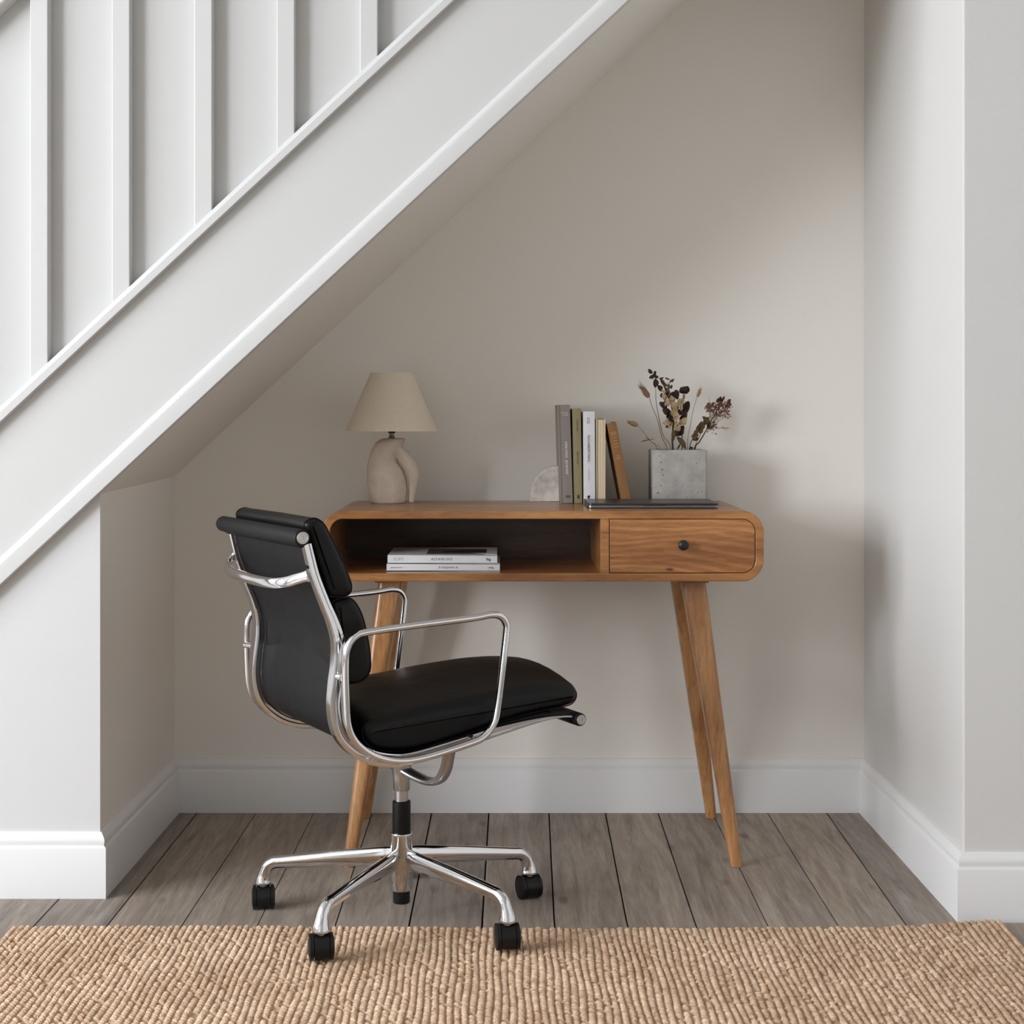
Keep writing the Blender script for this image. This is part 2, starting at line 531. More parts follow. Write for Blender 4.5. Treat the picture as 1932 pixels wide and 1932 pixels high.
me = bpy.data.meshes.new('floor'); me.from_pydata(fl.v, [], fl.f)
me.materials.append(M['floor']); me.materials.append(M['gap'])
me.polygons.foreach_set('material_index', fl.mi)
ca = me.attributes.new('board', 'FLOAT', 'FACE'); ca.data.foreach_set('value', tint)
flo = link('floor', me); flo['kind'] = 'structure'; tag(flo, 'weathered grey-brown wooden floorboards running towards the back wall', 'floor')

w = MB(); w.box(WX0, 1.2, YB, YB + .1, -.012, CEIL)
struct('wall_back', w, M['wall'], 'warm off-white wall at the back of the niche under the stairs', 'wall')
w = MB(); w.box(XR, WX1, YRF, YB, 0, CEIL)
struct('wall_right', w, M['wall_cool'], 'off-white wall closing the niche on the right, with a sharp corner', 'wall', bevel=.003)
w = MB()
pl = [(-1.7, 0), (-.8045, 0), (-.8045, sl(.6259, -.8045) + .01), (-1.7, .01)]
w.prism(pl, YLF, YLF + .03)
w.cur = 1
w.add([(-.8044, YLF + .0005, 0), (-.7957, YB, 0), (-.7957, YB, .83), (-.8044, YLF + .0005, .83)], [(0, 1, 2, 3)])
w.add([(-.86, YLF + .03, 0), (-.86, YB, 0), (-.86, YB, .75), (-.86, YLF + .03, .75)], [(0, 3, 2, 1)])
struct('wall_left', w, [M['panel'], M['wall']], 'white panel and shaded return wall below the stair string', 'wall')
w = MB(); w.box(WX0, WX1, WY0, YB + .1, CEIL, CEIL + .1)
struct('ceiling', w, M['ceiling'], 'white ceiling of the room', 'ceiling')
w = MB(); w.box(WX0, WX1, WY0 - .1, WY0, 0, CEIL)
struct('wall_front', w, M['dark_wall'], 'grey wall facing the niche from behind the camera', 'wall')
w = MB(); w.box(WX1, WX1 + .1, WY0, YRF, 0, CEIL)
struct('wall_far_right', w, M['room'], 'grey side wall on the far right of the room', 'wall')
# window wall on the left
wz0, wz1 = .75, 2.4
WIN = ((-.95, .55), (.85, 2.35))
w = MB()
ye = [WY0] + [v for q in WIN for v in q] + [YB]
for k in range(0, len(ye), 2): w.box(WX0 - .15, WX0, ye[k], ye[k + 1], 0, CEIL)
for a, b in WIN:
    w.box(WX0 - .15, WX0, a, b, 0, wz0); w.box(WX0 - .15, WX0, a, b, wz1, CEIL)
struct('wall_far_left', w, M['room'], 'window wall on the far left of the room', 'wall')
for k, (wy0, wy1) in enumerate(WIN):
    w = MB()
    for (a, b, c, d) in ((wy0, wy0 + .05, wz0, wz1), (wy1 - .05, wy1, wz0, wz1), (wy0, wy1, wz0, wz0 + .05), (wy0, wy1, wz1 - .05, wz1),
                         ((wy0 + wy1) / 2 - .02, (wy0 + wy1) / 2 + .02, wz0, wz1), (wy0, wy1, (wz0 + wz1) / 2 - .02, (wz0 + wz1) / 2 + .02)):
        w.box(WX0 - .14, WX0 - .09, a, b, c, d)
    struct('window_%d' % (k + 1), w, M['trim'], ('white window farther from the stairs in the left wall', 'white window nearer the stairs in the left wall')[k], 'window')

# ---- upper panelled wall above the stair string
w = MB()
YP = 3.0915
x_end = XR
w.prism([(WX0, 0), (-2.05, 0), (x_end, sl(.9700, x_end)), (x_end, CEIL), (WX0, CEIL)], YP, YP + .03)
up = struct('wall_upper', w, M['wall_white'], 'white panelled wall with upright battens above the stair string', 'wall')
RAILZ = 1.78
for px in (-98, 56.6, 211, 366.5, 522, 679, 836):
    x0 = (px - CXP) * 3.065 / FPX; x1 = x0 + .0352
    zt = RAILZ + SLOPE * (x0 + .993) + .02
    w = MB()
    w.prism([(x0, sl(.96, x0)), (x1, sl(.96, x1)), (x1, min(zt + SLOPE * .0352, CEIL)), (x0, min(zt, CEIL))], 3.065, YP + .004)
    b = struct('batten', w, M['stair'], None, None, up, bevel=.0015)
    del b['kind']
# handrail following the slope
w = MB()
for X0, X1 in ((-1.9, .05),):
    f = lambda X, d: RAILZ + SLOPE * (X + .993) + d
    w.prism([(X0, f(X0, 0)), (X1, f(X1, 0)), (X1, f(X1, .085)), (X0, f(X0, .085))], 3.048, YP + .002)
tag(build('handrail', w, M['stair'], None, (-.993, 3.08, RAILZ), None, .004), 'white sloping handrail crossing the battens at the top left corner', 'handrail')

# ---- staircase side
st = thing('staircase', (-1.0, 3.1, 0), 'white staircase with a closed sloping side string and smooth plaster underside', 'staircase')
so = Vector((-1.0, 3.1, 0))
XA, XB = -2.05, XR - .002
def band(mb, za, zb, y0, y1, xa=XA, xb=XB):
    mb.prism([(xa, sl(za, xa)), (xb, sl(za, xb)), (xb, sl(zb, xb)), (xa, sl(zb, xa))], y0, y1)
w = MB(); band(w, .640, .960, 3.075, 3.0905, -1.69)
build('string_board', w, M['stair'], st, so)
# lower trim: flat board with a rounded top edge running into the string
w = MB()
prof = [(3.076, .684), (3.0705, .6800), (3.0665, .6755), (3.0640, .6700), (3.0632, .6640), (3.0632, .6280), (3.0645, .6259), (3.0840, .6259), (3.0840, .684)]
w.loft([[Vector((x, y, sl(z, x))) for (y, z) in prof] for x in (-1.66, XB)])
build('lower_trim', w, M['stair'], st, so, 30)
w = MB()
prof = [(3.0925, .9816), (3.0660, .9816), (3.0620, .9800), (3.0585, .9730), (3.0560, .9679), (3.0560, .9500), (3.0572, .9488), (3.0800, .9488), (3.0925, .9488)]
w.loft([[Vector((x, y, sl(z, x))) for (y, z) in prof] for x in (XA, XB)])
build('capping', w, M['stair'], st, so, 25)
w = MB()
w.prism([(-1.66, sl(.6259, -1.66)), (XB, sl(.6259, XB)), (XB, sl(.66, XB)), (-1.66, sl(.66, -1.66))], 3.083, YB)
build('soffit', w, M['wall'], st, so)

# ---- skirting, one profile swept round the niche with mitred corners
SK = [(0, .131), (.0035, .1305), (.0055, .129), (.0062, .1265), (.0085, .1235), (.0108, .1195), (.0118, .115), (.0116, .1105), (.0104, .1075), (.0102, .105), (.0125, .1035), (.0150, .1015), (.0155, .0995), (.0155, .002), (.0150, 0), (0, 0)]
cor = [(-1.55, YLF), (-.8045, YLF), (-.7957, YB), (XR, YB), (XR, YRF), (WX1, YRF)]
def seg_normal(a, b):
    d = Vector((b[0] - a[0], b[1] - a[1])).normalized()
    return Vector((d.y, -d.x))
def mitre(i):
    if i == 0: return seg_normal(cor[0], cor[1])
    if i == len(cor) - 1: return seg_normal(cor[-2], cor[-1])
    n1, n2 = seg_normal(cor[i - 1], cor[i]), seg_normal(cor[i], cor[i + 1])
    m = (n1 + n2).normalized()
    return m / m.dot(n1)
names = ['baseboard_left_front', 'baseboard_left', 'baseboard_back', 'baseboard_right', 'baseboard_right_front']
labs = ['bright white moulded skirting along the panel at the left', 'shaded white skirting along the left return of the niche', 'white moulded skirting along the back wall behind the desk',
        'white skirting along the right side of the niche', 'white skirting at the right beyond the rug corner']
for i, nm in enumerate(names):
    w = MB()
    r0 = [Vector((cor[i][0] + mitre(i).x * o, cor[i][1] + mitre(i).y * o, z)) for o, z in SK]
    r1 = [Vector((cor[i + 1][0] + mitre(i + 1).x * o, cor[i + 1][1] + mitre(i + 1).y * o, z)) for o, z in SK]
    w.loft([r0, r1])
    struct(nm, w, M['trim'], labs[i], 'skirting board', smooth=40)

# ================================================================== RUG
def make_rug():
    x0, x1, ya, yb = -.916, .942, 1.75, 2.895
    pitch = .01275
    ncol = int(round((x1 - x0) / pitch)); pitch = (x1 - x0) / ncol
    sub = 7
    nx = ncol * sub + 1
    ny = int((yb - ya) / .0020)
    xs = np.linspace(x0, x1, nx); t = np.linspace(0, 1, ny)
    rs = np.random.RandomState(3)
    colid = np.minimum(((xs - x0) / pitch + 1e-9).astype(int), ncol - 1)
    frac = ((xs - x0) / pitch) - colid                       # 0..1 across a rope
    phase = rs.rand(ncol) * 6.28; per = np.full(ncol, .0090); amp = .85 + .3 * rs.rand(ncol)
    # far edge: a little uneven, pushed up at the right-hand corner
    edge = .004 * (rs.rand(ncol) - .5)
    X, T = np.meshgrid(xs, t, indexing='ij')
    cid = np.repeat(colid[:, None], ny, 1); F = np.repeat(frac[:, None], ny, 1)
    ye = yb - .006 - .012 * np.exp(-((X - .25) / .45) ** 2) + .014 * np.clip((X - .70) / .22, 0, 1) ** 1.5 + edge[cid]
    Y = ya + (ye - ya) * T
    c = 2 * F - 1
    rope = np.sqrt(np.clip(1 - (c * .97) ** 2, 0, 1))
    wob = np.sin(Y * 37 + cid * 1.7) * .6 + np.sin(Y * 91 + cid * 2.3) * .4
    drift = np.cumsum(rs.randn(ncol) * .75)
    ph = 2 * PI * (Y / per[cid]) + drift[cid] + c * 1.7 + wob * .9 + 2.2 * np.sin(X * 5.1 + Y * 3.3) + 1.3 * np.sin(X * 17 - Y * 11)
    lump = .5 + .5 * np.sin(ph)
    lump = lump ** .7
    rr = rs.rand(ncol, 400)
    kk = ((ph / (2 * PI)).astype(int)) % 400
    var = rr[cid, kk]
    Z = .0034 + rope * (.0022 + .0056 * lump * amp[cid] + .0024 * (var - .5))
    Z -= rope * .0034 * (var < .055)
    # cross rows: the weave dips in bands
    band = np.zeros_like(Y)
    for yc, wd, dp in ((2.79, .004, .003), (2.62, .004, .0022), (2.70, .003, .0015)):
        band += dp * np.exp(-((Y - yc - .003 * np.sin(X * 9)) / wd) ** 2) * (.5 + .5 * np.sin(X * 6 + yc * 40))
    Z -= band * rope
    # ends rounded down, lifted corner at the right
    endd = np.clip((ye - Y) / .010, 0, 1)
    Z = Z * np.sqrt(np.clip(1 - (1 - endd) ** 2, .0, 1))
    sided = np.clip(np.minimum(X - x0, x1 - X) / .006, 0, 1)
    Z = Z * np.sqrt(np.clip(1 - (1 - sided) ** 2, 0, 1))
    lift = .009 * np.clip((X - .70) / .24, 0, 1) ** 1.3 * np.clip((Y - 2.70) / .2, 0, 1) ** 1.5
    Z += lift
    Z = np.maximum(Z, .0006)
    Xd = X + .0016 * np.sin(Y * 23 + X * 40) + (np.cos(ph) * .0009)
    co = np.stack([Xd, Y, Z], -1).reshape(-1, 3)
    org = np.array([0, 2.4, 0])
    idx = np.arange(nx * ny).reshape(nx, ny)
    q = np.stack([idx[:-1, :-1], idx[1:, :-1], idx[1:, 1:], idx[:-1, 1:]], -1).reshape(-1, 4)
    me = bpy.data.meshes.new('jute_rug')
    me.vertices.add(len(co)); me.vertices.foreach_set('co', (co - org).astype(np.float32).ravel())
    me.loops.add(q.size); me.loops.foreach_set('vertex_index', q.astype(np.int32).ravel())
    me.polygons.add(len(q)); me.polygons.foreach_set('loop_start', np.arange(0, q.size, 4, dtype=np.int32))
    me.polygons.foreach_set('loop_total', np.full(len(q), 4, dtype=np.int32))
    me.polygons.foreach_set('use_smooth', np.ones(len(q), dtype=bool))
    me.update(); me.validate()
    me.materials.append(M['rug'])
    o = link('jute_rug', me, None, org)
    tag(o, 'chunky woven natural jute rug on the floor in the foreground', 'rug')
make_rug()

# ================================================================== DESK
DX0, DX1, DY0, DY1, DZ0, DZ1 = -.3834, .5627, 3.290, 3.680, .6104, .7613
dk = Vector((.0896, 3.485, 0))
desk = thing('desk', dk, 'retro wooden desk with rounded ends, one drawer, an open shelf and splayed legs', 'desk')
TT = .0172
def ring_faces(mb, outer, inner, y0, y1):
    n = len(outer)
    vs = [(x, y0, z) for x, z in outer] + [(x, y0, z) for x, z in inner] + [(x, y1, z) for x, z in outer] + [(x, y1, z) for x, z in inner]
    fs = []
    for i in range(n):
        j = (i + 1) % n
        fs += [(i, j, j + n, i + n), (i + 2 * n, i + 3 * n, j + 3 * n, j + 2 * n), (i, i + 2 * n, j + 2 * n, j), (i + n, j + n, j + 3 * n, i + 3 * n)]
    mb.add(vs, fs)
w = MB()
ring_faces(w, rrect(DX0, DX1, DZ0, DZ1, .046, 10), rrect(DX0 + TT, DX1 - TT, DZ0 + TT, DZ1 - TT, .0285, 10), DY0, DY1)
build('carcass', w, M['wood'], desk, dk, 30, .0016, 2)
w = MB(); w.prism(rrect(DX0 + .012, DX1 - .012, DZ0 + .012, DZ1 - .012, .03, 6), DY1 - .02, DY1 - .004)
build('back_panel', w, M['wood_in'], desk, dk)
dvx0 = (1133 - CXP) / 881.5; dvx1 = (1149.5 - CXP) / 881.5
w = MB(); w.box(dvx0, dvx1, DY0 + .002, DY1 - .018, DZ0 + TT - .001, DZ1 - TT + .001)
build('divider', w, M['wood'], desk, dk, None, .001)
dz0, dz1 = .6290, .7431
dx0, dx1 = dvx1 + .0016, DX1 - TT - .0016
w = MB(); w.prism(rrect(dx0, dx1, dz0, dz1, (.001, .0265, .0265, .001), 8), DY0 + .0005, DY0 + .021)
drw = build('drawer', w, M['drawer'], desk, dk, 30, .0012, 2)
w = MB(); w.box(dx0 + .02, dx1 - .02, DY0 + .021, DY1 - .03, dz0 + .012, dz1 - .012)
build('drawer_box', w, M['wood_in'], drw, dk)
kc = P(1288, 1027.7, DY0)
w = MB(); w.lathe([(.0048, 0), (.0045, -.008), (.0060, -.0105), (.0098, -.0125), (.0113, -.0155), (.0112, -.0185), (.0098, -.0215), (.0065, -.0235), (.002, -.0242)], (kc.x, DY0 + .001, kc.z), 28, 'Y')
build('knob', w, M['black'], drw, dk, 50)

def desk_leg(top, bot, rt, rb):
    w = MB(); rings = []
    for i in range(13):
        t = i / 12
        z = .002 if i == 0 else bot[2] + (top[2] - bot[2]) * t
        c = Vector((bot[0] + (top[0] - bot[0]) * t, bot[1] + (top[1] - bot[1]) * t, z if i else bot[2]))
        r = rb + (rt - rb) * t ** .85
        ex = 2.4 + 2.2 * t
        ring = []
        for k in range(32):
            a = 2 * PI * k / 32
            ca, sa = math.cos(a), math.sin(a)
            q = (abs(ca) ** ex + abs(sa) ** ex) ** (-1 / ex)
            ring.append(c + Vector((r * q * ca, r * q * sa * .96, 0)))
        rings.append(ring)
    w.loft(rings)
    return w
lc = .0896
for sx, fy in ((1, 0), (-1, 0), (1, 1), (-1, 1)):
    bx = lc + sx * .4150; tx = lc + sx * .3310
    by, ty = (3.293, 3.372) if fy == 0 else (3.688, 3.600)
    lg = build('leg', desk_leg((tx, ty, DZ0 - .006), (bx, by, 0), .0268, .0124), M['leg'], desk, dk, 60, .0012)
    w = MB(); w.box(tx - .033, tx + .031, ty - .033, ty + .033, DZ0 - .0085, DZ0 + .0005)
    build('mounting_block', w, M['wood'], lg, dk, None, .0015)

# ================================================================== LAMP
ly = 3.588
lo = P(738.5, 950, ly); lo.z = DZ1
lamp = thing('table_lamp', lo, 'small beige ceramic table lamp with a plain linen shade, on the desk', 'lamp')
def LC(cx, cy, d=0):
    p = P(640 + cx / 7.155, 690 + cy / 7.155, ly); p.y += d
    return p
def lw(c): return c / 7.155 / FPX * ly
w = MB(); rings = []
bodyp = [(1866, 470, 862), (1858, 448, 884), (1835, 430, 897), (1780, 408, 908), (1680, 384, 920), (1550, 371, 912), (1420, 372, 872), (1340, 380, 822), (1280, 391, 790), (1200, 412, 800), (1120, 443, 846), (1050, 484, 874), (1010, 528, 886), (988, 572, 888), (979, 610, 874)]
bz = [(Vector((y, l, r))) for y, l, r in bodyp]
for q in cr(bz, 4):
    y, l, r = q
    c = LC((l + r) / 2, y); hw = lw((r - l) / 2); hd = min(hw * .95, .052)
    z = max(c.z, DZ1)
    rings.append([Vector((c.x + hw * math.cos(2 * PI * k / 28), ly + hd * math.sin(2 * PI * k / 28), z)) for k in range(28)])
w.loft(rings)
arm = [(800, 1120, 62), (855, 1205, 84), (925, 1300, 90), (985, 1415, 90), (1006, 1530, 78), (1000, 1640, 60), (985, 1740, 48), (976, 1800, 42), (974, 1846, 39)]
apath = cr([(a, b, r) for a, b, r in arm], 5)
rings = []
for i, q in enumerate(apath):
    a = apath[max(i - 1, 0)]; b = apath[min(i + 1, len(apath) - 1)]
    t = Vector((b.x - a.x, 0, -(b.y - a.y))).normalized(); nn = Vector((t.z, 0, -t.x))
    c = LC(q.x, q.y, -.012 + .010 * i / len(apath)); r = lw(q.z)
    if i == len(apath) - 1: c.z = DZ1 + .001
    rings.append([c + nn * r * math.cos(2 * PI * k / 20) + Vector((0, 1, 0)) * r * 1.05 * math.sin(2 * PI * k / 20) for k in range(20)])
w.loft(rings)
lb = build('lamp_base', w, M['ceramic'], lamp, lo, 180)
rm = lb.modifiers.new('fuse', 'REMESH'); rm.mode = 'VOXEL'; rm.voxel_size = .0016; rm.use_smooth_shade = True
sm = lb.modifiers.new('soften', 'SMOOTH'); sm.iterations = 7; sm.factor = .5
nx = LC(708, 900).x
zt = LC(708, 978).z; zs = LC(708, 912).z; ze = LC(708, 872).z
w = MB(); w.lathe([(.0085, zt - .004), (.0078, zt), (.0062, zt + .004), (.0054, zs - .003), (.0056, zs)], (nx, ly, 0), 20)
build('neck', w, M['brass'], lamp, lo, 50)
w = MB(); w.lathe([(.0075, zs), (.0086, zs + .002), (.0088, ze + .004), (.0088, ze + .03)], (nx, ly, 0), 20)
build('socket', w, M['black'], lamp, lo, 50)
w = MB()
zb_, zt_ = LC(0, 880).z, LC(0, 97).z
rb_, rt_ = lw((1325 - 85) / 2), lw((1005 - 438) / 2)
prof = []
for i in range(9):
    t = i / 8; prof.append((rb_ + (rt_ - rb_) * t, zb_ + (zt_ - zb_) * t))
ins = [(r - .0016, z) for r, z in prof][::-1]
cx_ = LC(706, 0).x
w.lathe(prof + ins + [prof[0]], (cx_, ly, 0), 56, cap=False)
sh = build('lamp_shade', w, M['linen'], lamp, lo, 40)
w = MB()                                                            # wire spider holding the shade on the socket
w.lathe([(.0095, ze + .02), (.0125, ze + .021), (.0095, ze + .023)], (nx, ly, 0), 16, cap=False)
for k in range(3):
    a = k * 2 * PI / 3 + .4
    zz = ze + .022; rr = rb_ + (rt_ - rb_) * (zz - zb_) / (zt_ - zb_) - .002
    w.tube([(nx + .011 * math.cos(a), ly + .011 * math.sin(a), zz), (cx_ + rr * math.cos(a), ly + rr * math.sin(a), zz)], .0012, 6)
build('shade_carrier', w, M['black'], lamp, lo, 60)

# ================================================================== STONE BOOKEND
w = MB()
sy = 3.632
a = P(1000, 946.7, sy); b = P(1056.5, 946.7, sy)
wd, ht = b.x - a.x, .0845
pl = [(b.x, DZ1), (b.x, DZ1 + ht - .003)]
for k in range(0, 21):
    t = PI / 2 * k / 20
    pl.append((b.x - .004 - (wd - .004) * math.sin(t) ** .96, DZ1 + ht * math.cos(t) ** .92))
pl[-1] = (a.x, DZ1)
w.prism(pl, sy, sy + .045)
tag(build('bookend', w, M['stone'], None, (b.x - wd / 2, sy + .022, DZ1), 40, .0025, 3), 'pale mottled stone quarter-round bookend against the grey book', 'bookend')

# ================================================================== BOOKS
def book(name, px_bottom, Y, T, H, D, lean, cover, label, fore=False, title=None, group='books standing on the desk'):
    """upright book; spine (or fore edge) towards -y; local origin at the bottom front centre"""
    x = (px_bottom - CXP) * Y / FPX
    r = thing(name, (x, Y, DZ1 + T / 2 * abs(math.sin(lean)) + .0002), label, 'book', (0, lean, 0), group)
    cb = .0022
    w = MB()
    if fore:
        w.box(-T / 2, -T / 2 + cb, 0, D, 0, H); w.box(T / 2 - cb, T / 2, 0, D, 0, H); w.box(-T / 2, T / 2, D - cb, D, 0, H)
    else:
        w.box(-T / 2, -T / 2 + cb, .001, D, 0, H); w.box(T / 2 - cb, T / 2, .001, D, 0, H)
        rg = [(-T / 2, .004), (-T / 2 + .0012, .0012), (-T / 4, .0003), (0, 0), (T / 4, .0003), (T / 2 - .0012, .0012), (T / 2, .004), (T / 2 - cb, .0045), (-T / 2 + cb, .0045)]
        w.loft([[Vector((a, b, z)) for a, b in rg] for z in (0, H)])
    build('cover', w, cover, r, None, 30, .0005, 1)
    w = MB()
    if fore: w.box(-T / 2 + cb, T / 2 - cb, .003, D - cb, .003, H - .003)
    else: w.box(-T / 2 + cb, T / 2 - cb, .0045, D - .004, .003, H - .003)
    build('pages', w, M['pages'], r)
    return r, H, T
SPY = -.0006
UPX, UPY = (0, 0, 1), (-1, 0, 0)          # text reading upwards
DNX, DNY = (0, 0, -1), (1, 0, 0)          # text reading downwards
FRX, FRY = (1, 0, 0), (0, 0, 1)
bw = 1 / 814.6 / 9.2                      # metres per crop pixel on the books
def ring_mark(mb, x, z, r, th, n=24, a0=0, a1=2 * PI):
    m = int(n * (a1 - a0) / (2 * PI)) + 1
    vs = []; fs = []
    for i in range(m):
        a = a0 + (a1 - a0) * i / (m - 1)
        for rr in (r, r - th): vs += [(x + rr * math.cos(a), SPY, z + rr * math.sin(a)), (x + rr * math.cos(a), SPY + .0004, z + rr * math.sin(a))]
    for i in range(m - 1):
        o = i * 4
        fs += [(o, o + 2, o + 6, o + 4), (o + 1, o + 5, o + 7, o + 3), (o, o + 4, o + 5, o + 1), (o + 2, o + 3, o + 7, o + 6)]
    mb.add(vs, fs)
def bar(mb, x0, x1, z0, z1): mb.box(x0, x1, SPY, SPY + .0004, z0, z1)

r, H, T = book('grey_book', 1069, 3.56, .0292, .2283, .15, math.radians(-1.75), M['b_grey'], 'tall grey cloth book with white lettering, leaning on the stone bookend')
w = MB(); add_text(w, 'SNOROR  ENACREN', .0079, (.0035, SPY, .105), UPX, UPY, 1.06)
build('title_lettering', w, M['ink_white'], r); w = MB()
add_text(w, 'KOVTA', .0046, (.002, SPY, .2095), FRX, FRY); add_text(w, 'CYON', .0046, (.0035, SPY, .2045), FRX, FRY)
build('author_lettering', w, M['ink_white'], r)
w = MB(); ring_mark(w, .001, .0155, .0028, .0009); ring_mark(w, .0062, .0155, .0028, .0009)
build('emblem', w, M['ink'], r)
w = MB(); bar(w, -.0108, -.0100, .0, H)
build('hinge_groove', w, M['ink_grey'], r)

r, H, T = book('olive_book', 1090.5, 3.564, .0200, .2195, .145, math.radians(-.9), M['b_olive'], 'slim olive cloth book between the grey and the white book')
w = MB(); add_text(w, 'CANAVERI', .0048, (.001, SPY, .1805), DNX, DNY, 1.35)
build('title_lettering', w, M['ink'], r); w = MB()
add_text(w, 'Beginnin winning', .0042, (.001, SPY, .1055), DNX, DNY)
build('subtitle_lettering', w, M['ink'], r)
w = MB(); ring_mark(w, .001, .0175, .0026, .0012); ring_mark(w, .001, .0134, .0028, .0020)
build('emblem', w, M['ink'], r)

r, H, T = book('white_book', 1112.2, 3.562, .0272, .2130, .15, math.radians(-.35), M['b_white'], 'white book with large black spine lettering and a round black emblem')
w = MB(); add_text(w, 'NIOABEEP/NKC.', .0082, (-.0012, SPY, .126), DNX, DNY, 1.12)
build('title_lettering', w, M['ink'], r); w = MB()
add_text(w, 'lonen suvra', .0030, (.0005, SPY, .192), DNX, DNY); add_text(w, 'muon caelie', .0030, (-.0032, SPY, .192), DNX, DNY)
build('author_lettering', w, M['ink'], r)
w = MB(); add_text(w, 'orin valed lunesta pria', .0030, (-.001, SPY, .066), DNX, DNY)
build('subtitle_lettering', w, M['ink_grey'], r)
w = MB(); ring_mark(w, -.0012, .0148, .0037, .0037, 28, .6, 2 * PI - .9); ring_mark(w, .0004, .0158, .0016, .0008)
build('emblem', w, M['ink'], r)

book('cream_book', 1133.4, 3.566, .0222, .1968, .14, 0.0, M['b_cream'], 'cream book turned with its page edges facing out, between white and brown books', True)

r, H, T = book('brown_book', 1182.5, 3.566, .0222, .1880, .13, math.radians(-10.9), M['b_brown'], 'brown cloth book with gold marks, tilted against the cream book')
w = MB()
for z, a, b in ((.1655, -.006, .0078), (.1625, -.006, .0078), (.1595, -.006, .0076), (.1535, -.005, .0080), (.1455, -.004, .006), (.1375, -.004, .0065), (.1305, -.005, .0078)):
    bar(w, a, b, z, z + .0009)
ring_mark(w, .0012, .1060, .0045, .0011, 24, -2.6, 1.4); bar(w, -.0052, .0005, .1055, .1063); bar(w, -.0016, .0016, .1102, .1112); bar(w, -.0009, -.0001, .1035, .1100)
build('gold_marks', w, M['gold'], r)

# two white books lying in the open shelf
SHZ = DZ0 + TT
def flat_book(name, px0, px1, Y, z0, th, D, label, letters):
    x0, x1 = (px0 - CXP) * Y / FPX, (px1 - CXP) * Y / FPX
    o = Vector(((x0 + x1) / 2, Y, z0))
    r = thing(name, o, label, 'book', (0, 0, 0), 'books lying in the desk shelf')
    hw = (x1 - x0) / 2; cb = .0018
    w = MB(); w.box(-hw, hw, 0, D, 0, cb); w.box(-hw, hw, 0, D, th - cb, th); w.box(-hw, hw, 0, .002, 0, th)
    build('cover', w, M['b_white'], r, None, None, .0004, 1)
    w = MB(); w.box(-hw + .003, hw - .003, .002, D - .003, cb, th - cb)
    build('pages', w, M['b_cream'], r)
    for i, (s, size, fx, mat, sp) in enumerate(letters):
        w = MB(); add_text(w, s, size, (-hw + fx * 2 * hw, -.0004, th * .5), FRX, FRY, sp)
        build('lettering', w, mat, r)
    return r, hw, th, D
flat_book('shelf_book', 729.5, 943, 3.334, SHZ + .0002, .0158, .205, 'lower of the two white books stacked in the open desk shelf',
          [('arin lucem solvena', .0034, .085, M['ink_grey'], 1.0), ('B ISGDVEA N', .0058, .545, M['ink_grey'], 1.25), ('orog', .0052, .92, M['ink'], 1.1)])
r, hw, th, D = flat_book('shelf_book', 731.3, 938, 3.338, SHZ + .0164, .0184, .195, 'upper white book in the desk shelf, with a dark photograph on its cover',
          [('SUPE', .0105, .10, M['ink_pale'], 1.0), ('ASTAVE SOE', .0072, .495, M['ink_grey'], 1.2), ('feg', .0086, .92, M['ink'], 1.0)])
w = MB(); w.box(-hw * .30, hw * .80, .022, .150, th, th + .0003)
ph = build('cover_picture', w, M['cover_photo'], r)
w = MB()
pl = []
for k in range(24):
    t = k / 23; pl.append((-hw * .03 + t * hw * .82, .072 - .018 * math.sin(PI * min(t * .8 + .02, 1)) ** .6))
for k in range(24):
    t = 1 - k / 23; pl.append((-hw * .03 + t * hw * .82, .080 + .042 * math.sin(PI * min(t * .62 + .02, 1)) ** .7))
w.add([(x, y, th + .0006) for x, y in pl], [tuple(range(len(pl)))])
build('cover_motif', w, M['ink'], ph)

# ================================================================== LAPTOP
w = MB()
lyf, lyb = 3.372, 3.548
lx0, lx1 = (1109.5 - CXP) * lyf / FPX, (1357 - CXP) * lyf / FPX
lp = Vector(((lx0 + lx1) / 2, (lyf + lyb) / 2, DZ1))
lap = thing('laptop', lp, 'closed dark grey laptop lying on the desk in front of the books', 'laptop')
def slab(x0, x1, y0, y1, z0, z1, r):
    m = MB(); o = rrect(x0, x1, y0, y1, r, 5)
    n = len(o)
    m.add([(x, y, z0) for x, y in o] + [(x, y, z1) for x, y in o], [tuple(range(n - 1, -1, -1)), tuple(range(n, 2 * n))] + [(i, (i + 1) % n, (i + 1) % n + n, i + n) for i in range(n)])
    return m
build('laptop_base', slab(lx0, lx1, lyf, lyb, DZ1 + .0012, DZ1 + .0072, .009), M['gunedge'], lap, lp, 30, .0008)
build('lid', slab(lx0, lx1, lyf, lyb, DZ1 + .0076, DZ1 + .0118, .009), M['gunmetal'], lap, lp, 30, .0012)
nx0, nx1 = (1214 - CXP) * lyf / FPX, (1254 - CXP) * lyf / FPX
w = MB(); w.box(nx0, nx1, lyf - .0002, lyf + .004, DZ1 + .0060, DZ1 + .0080)
build('opening_notch', w, M['black'], lap, lp)
for x in (lx0 + .02, lx1 - .02):
    for y in (lyf + .02, lyb - .02):
        w = MB(); w.lathe([(.004, 0), (.004, .0014)], (x, y, DZ1), 12)
        build('rubber_foot', w, M['black'], lap, lp)

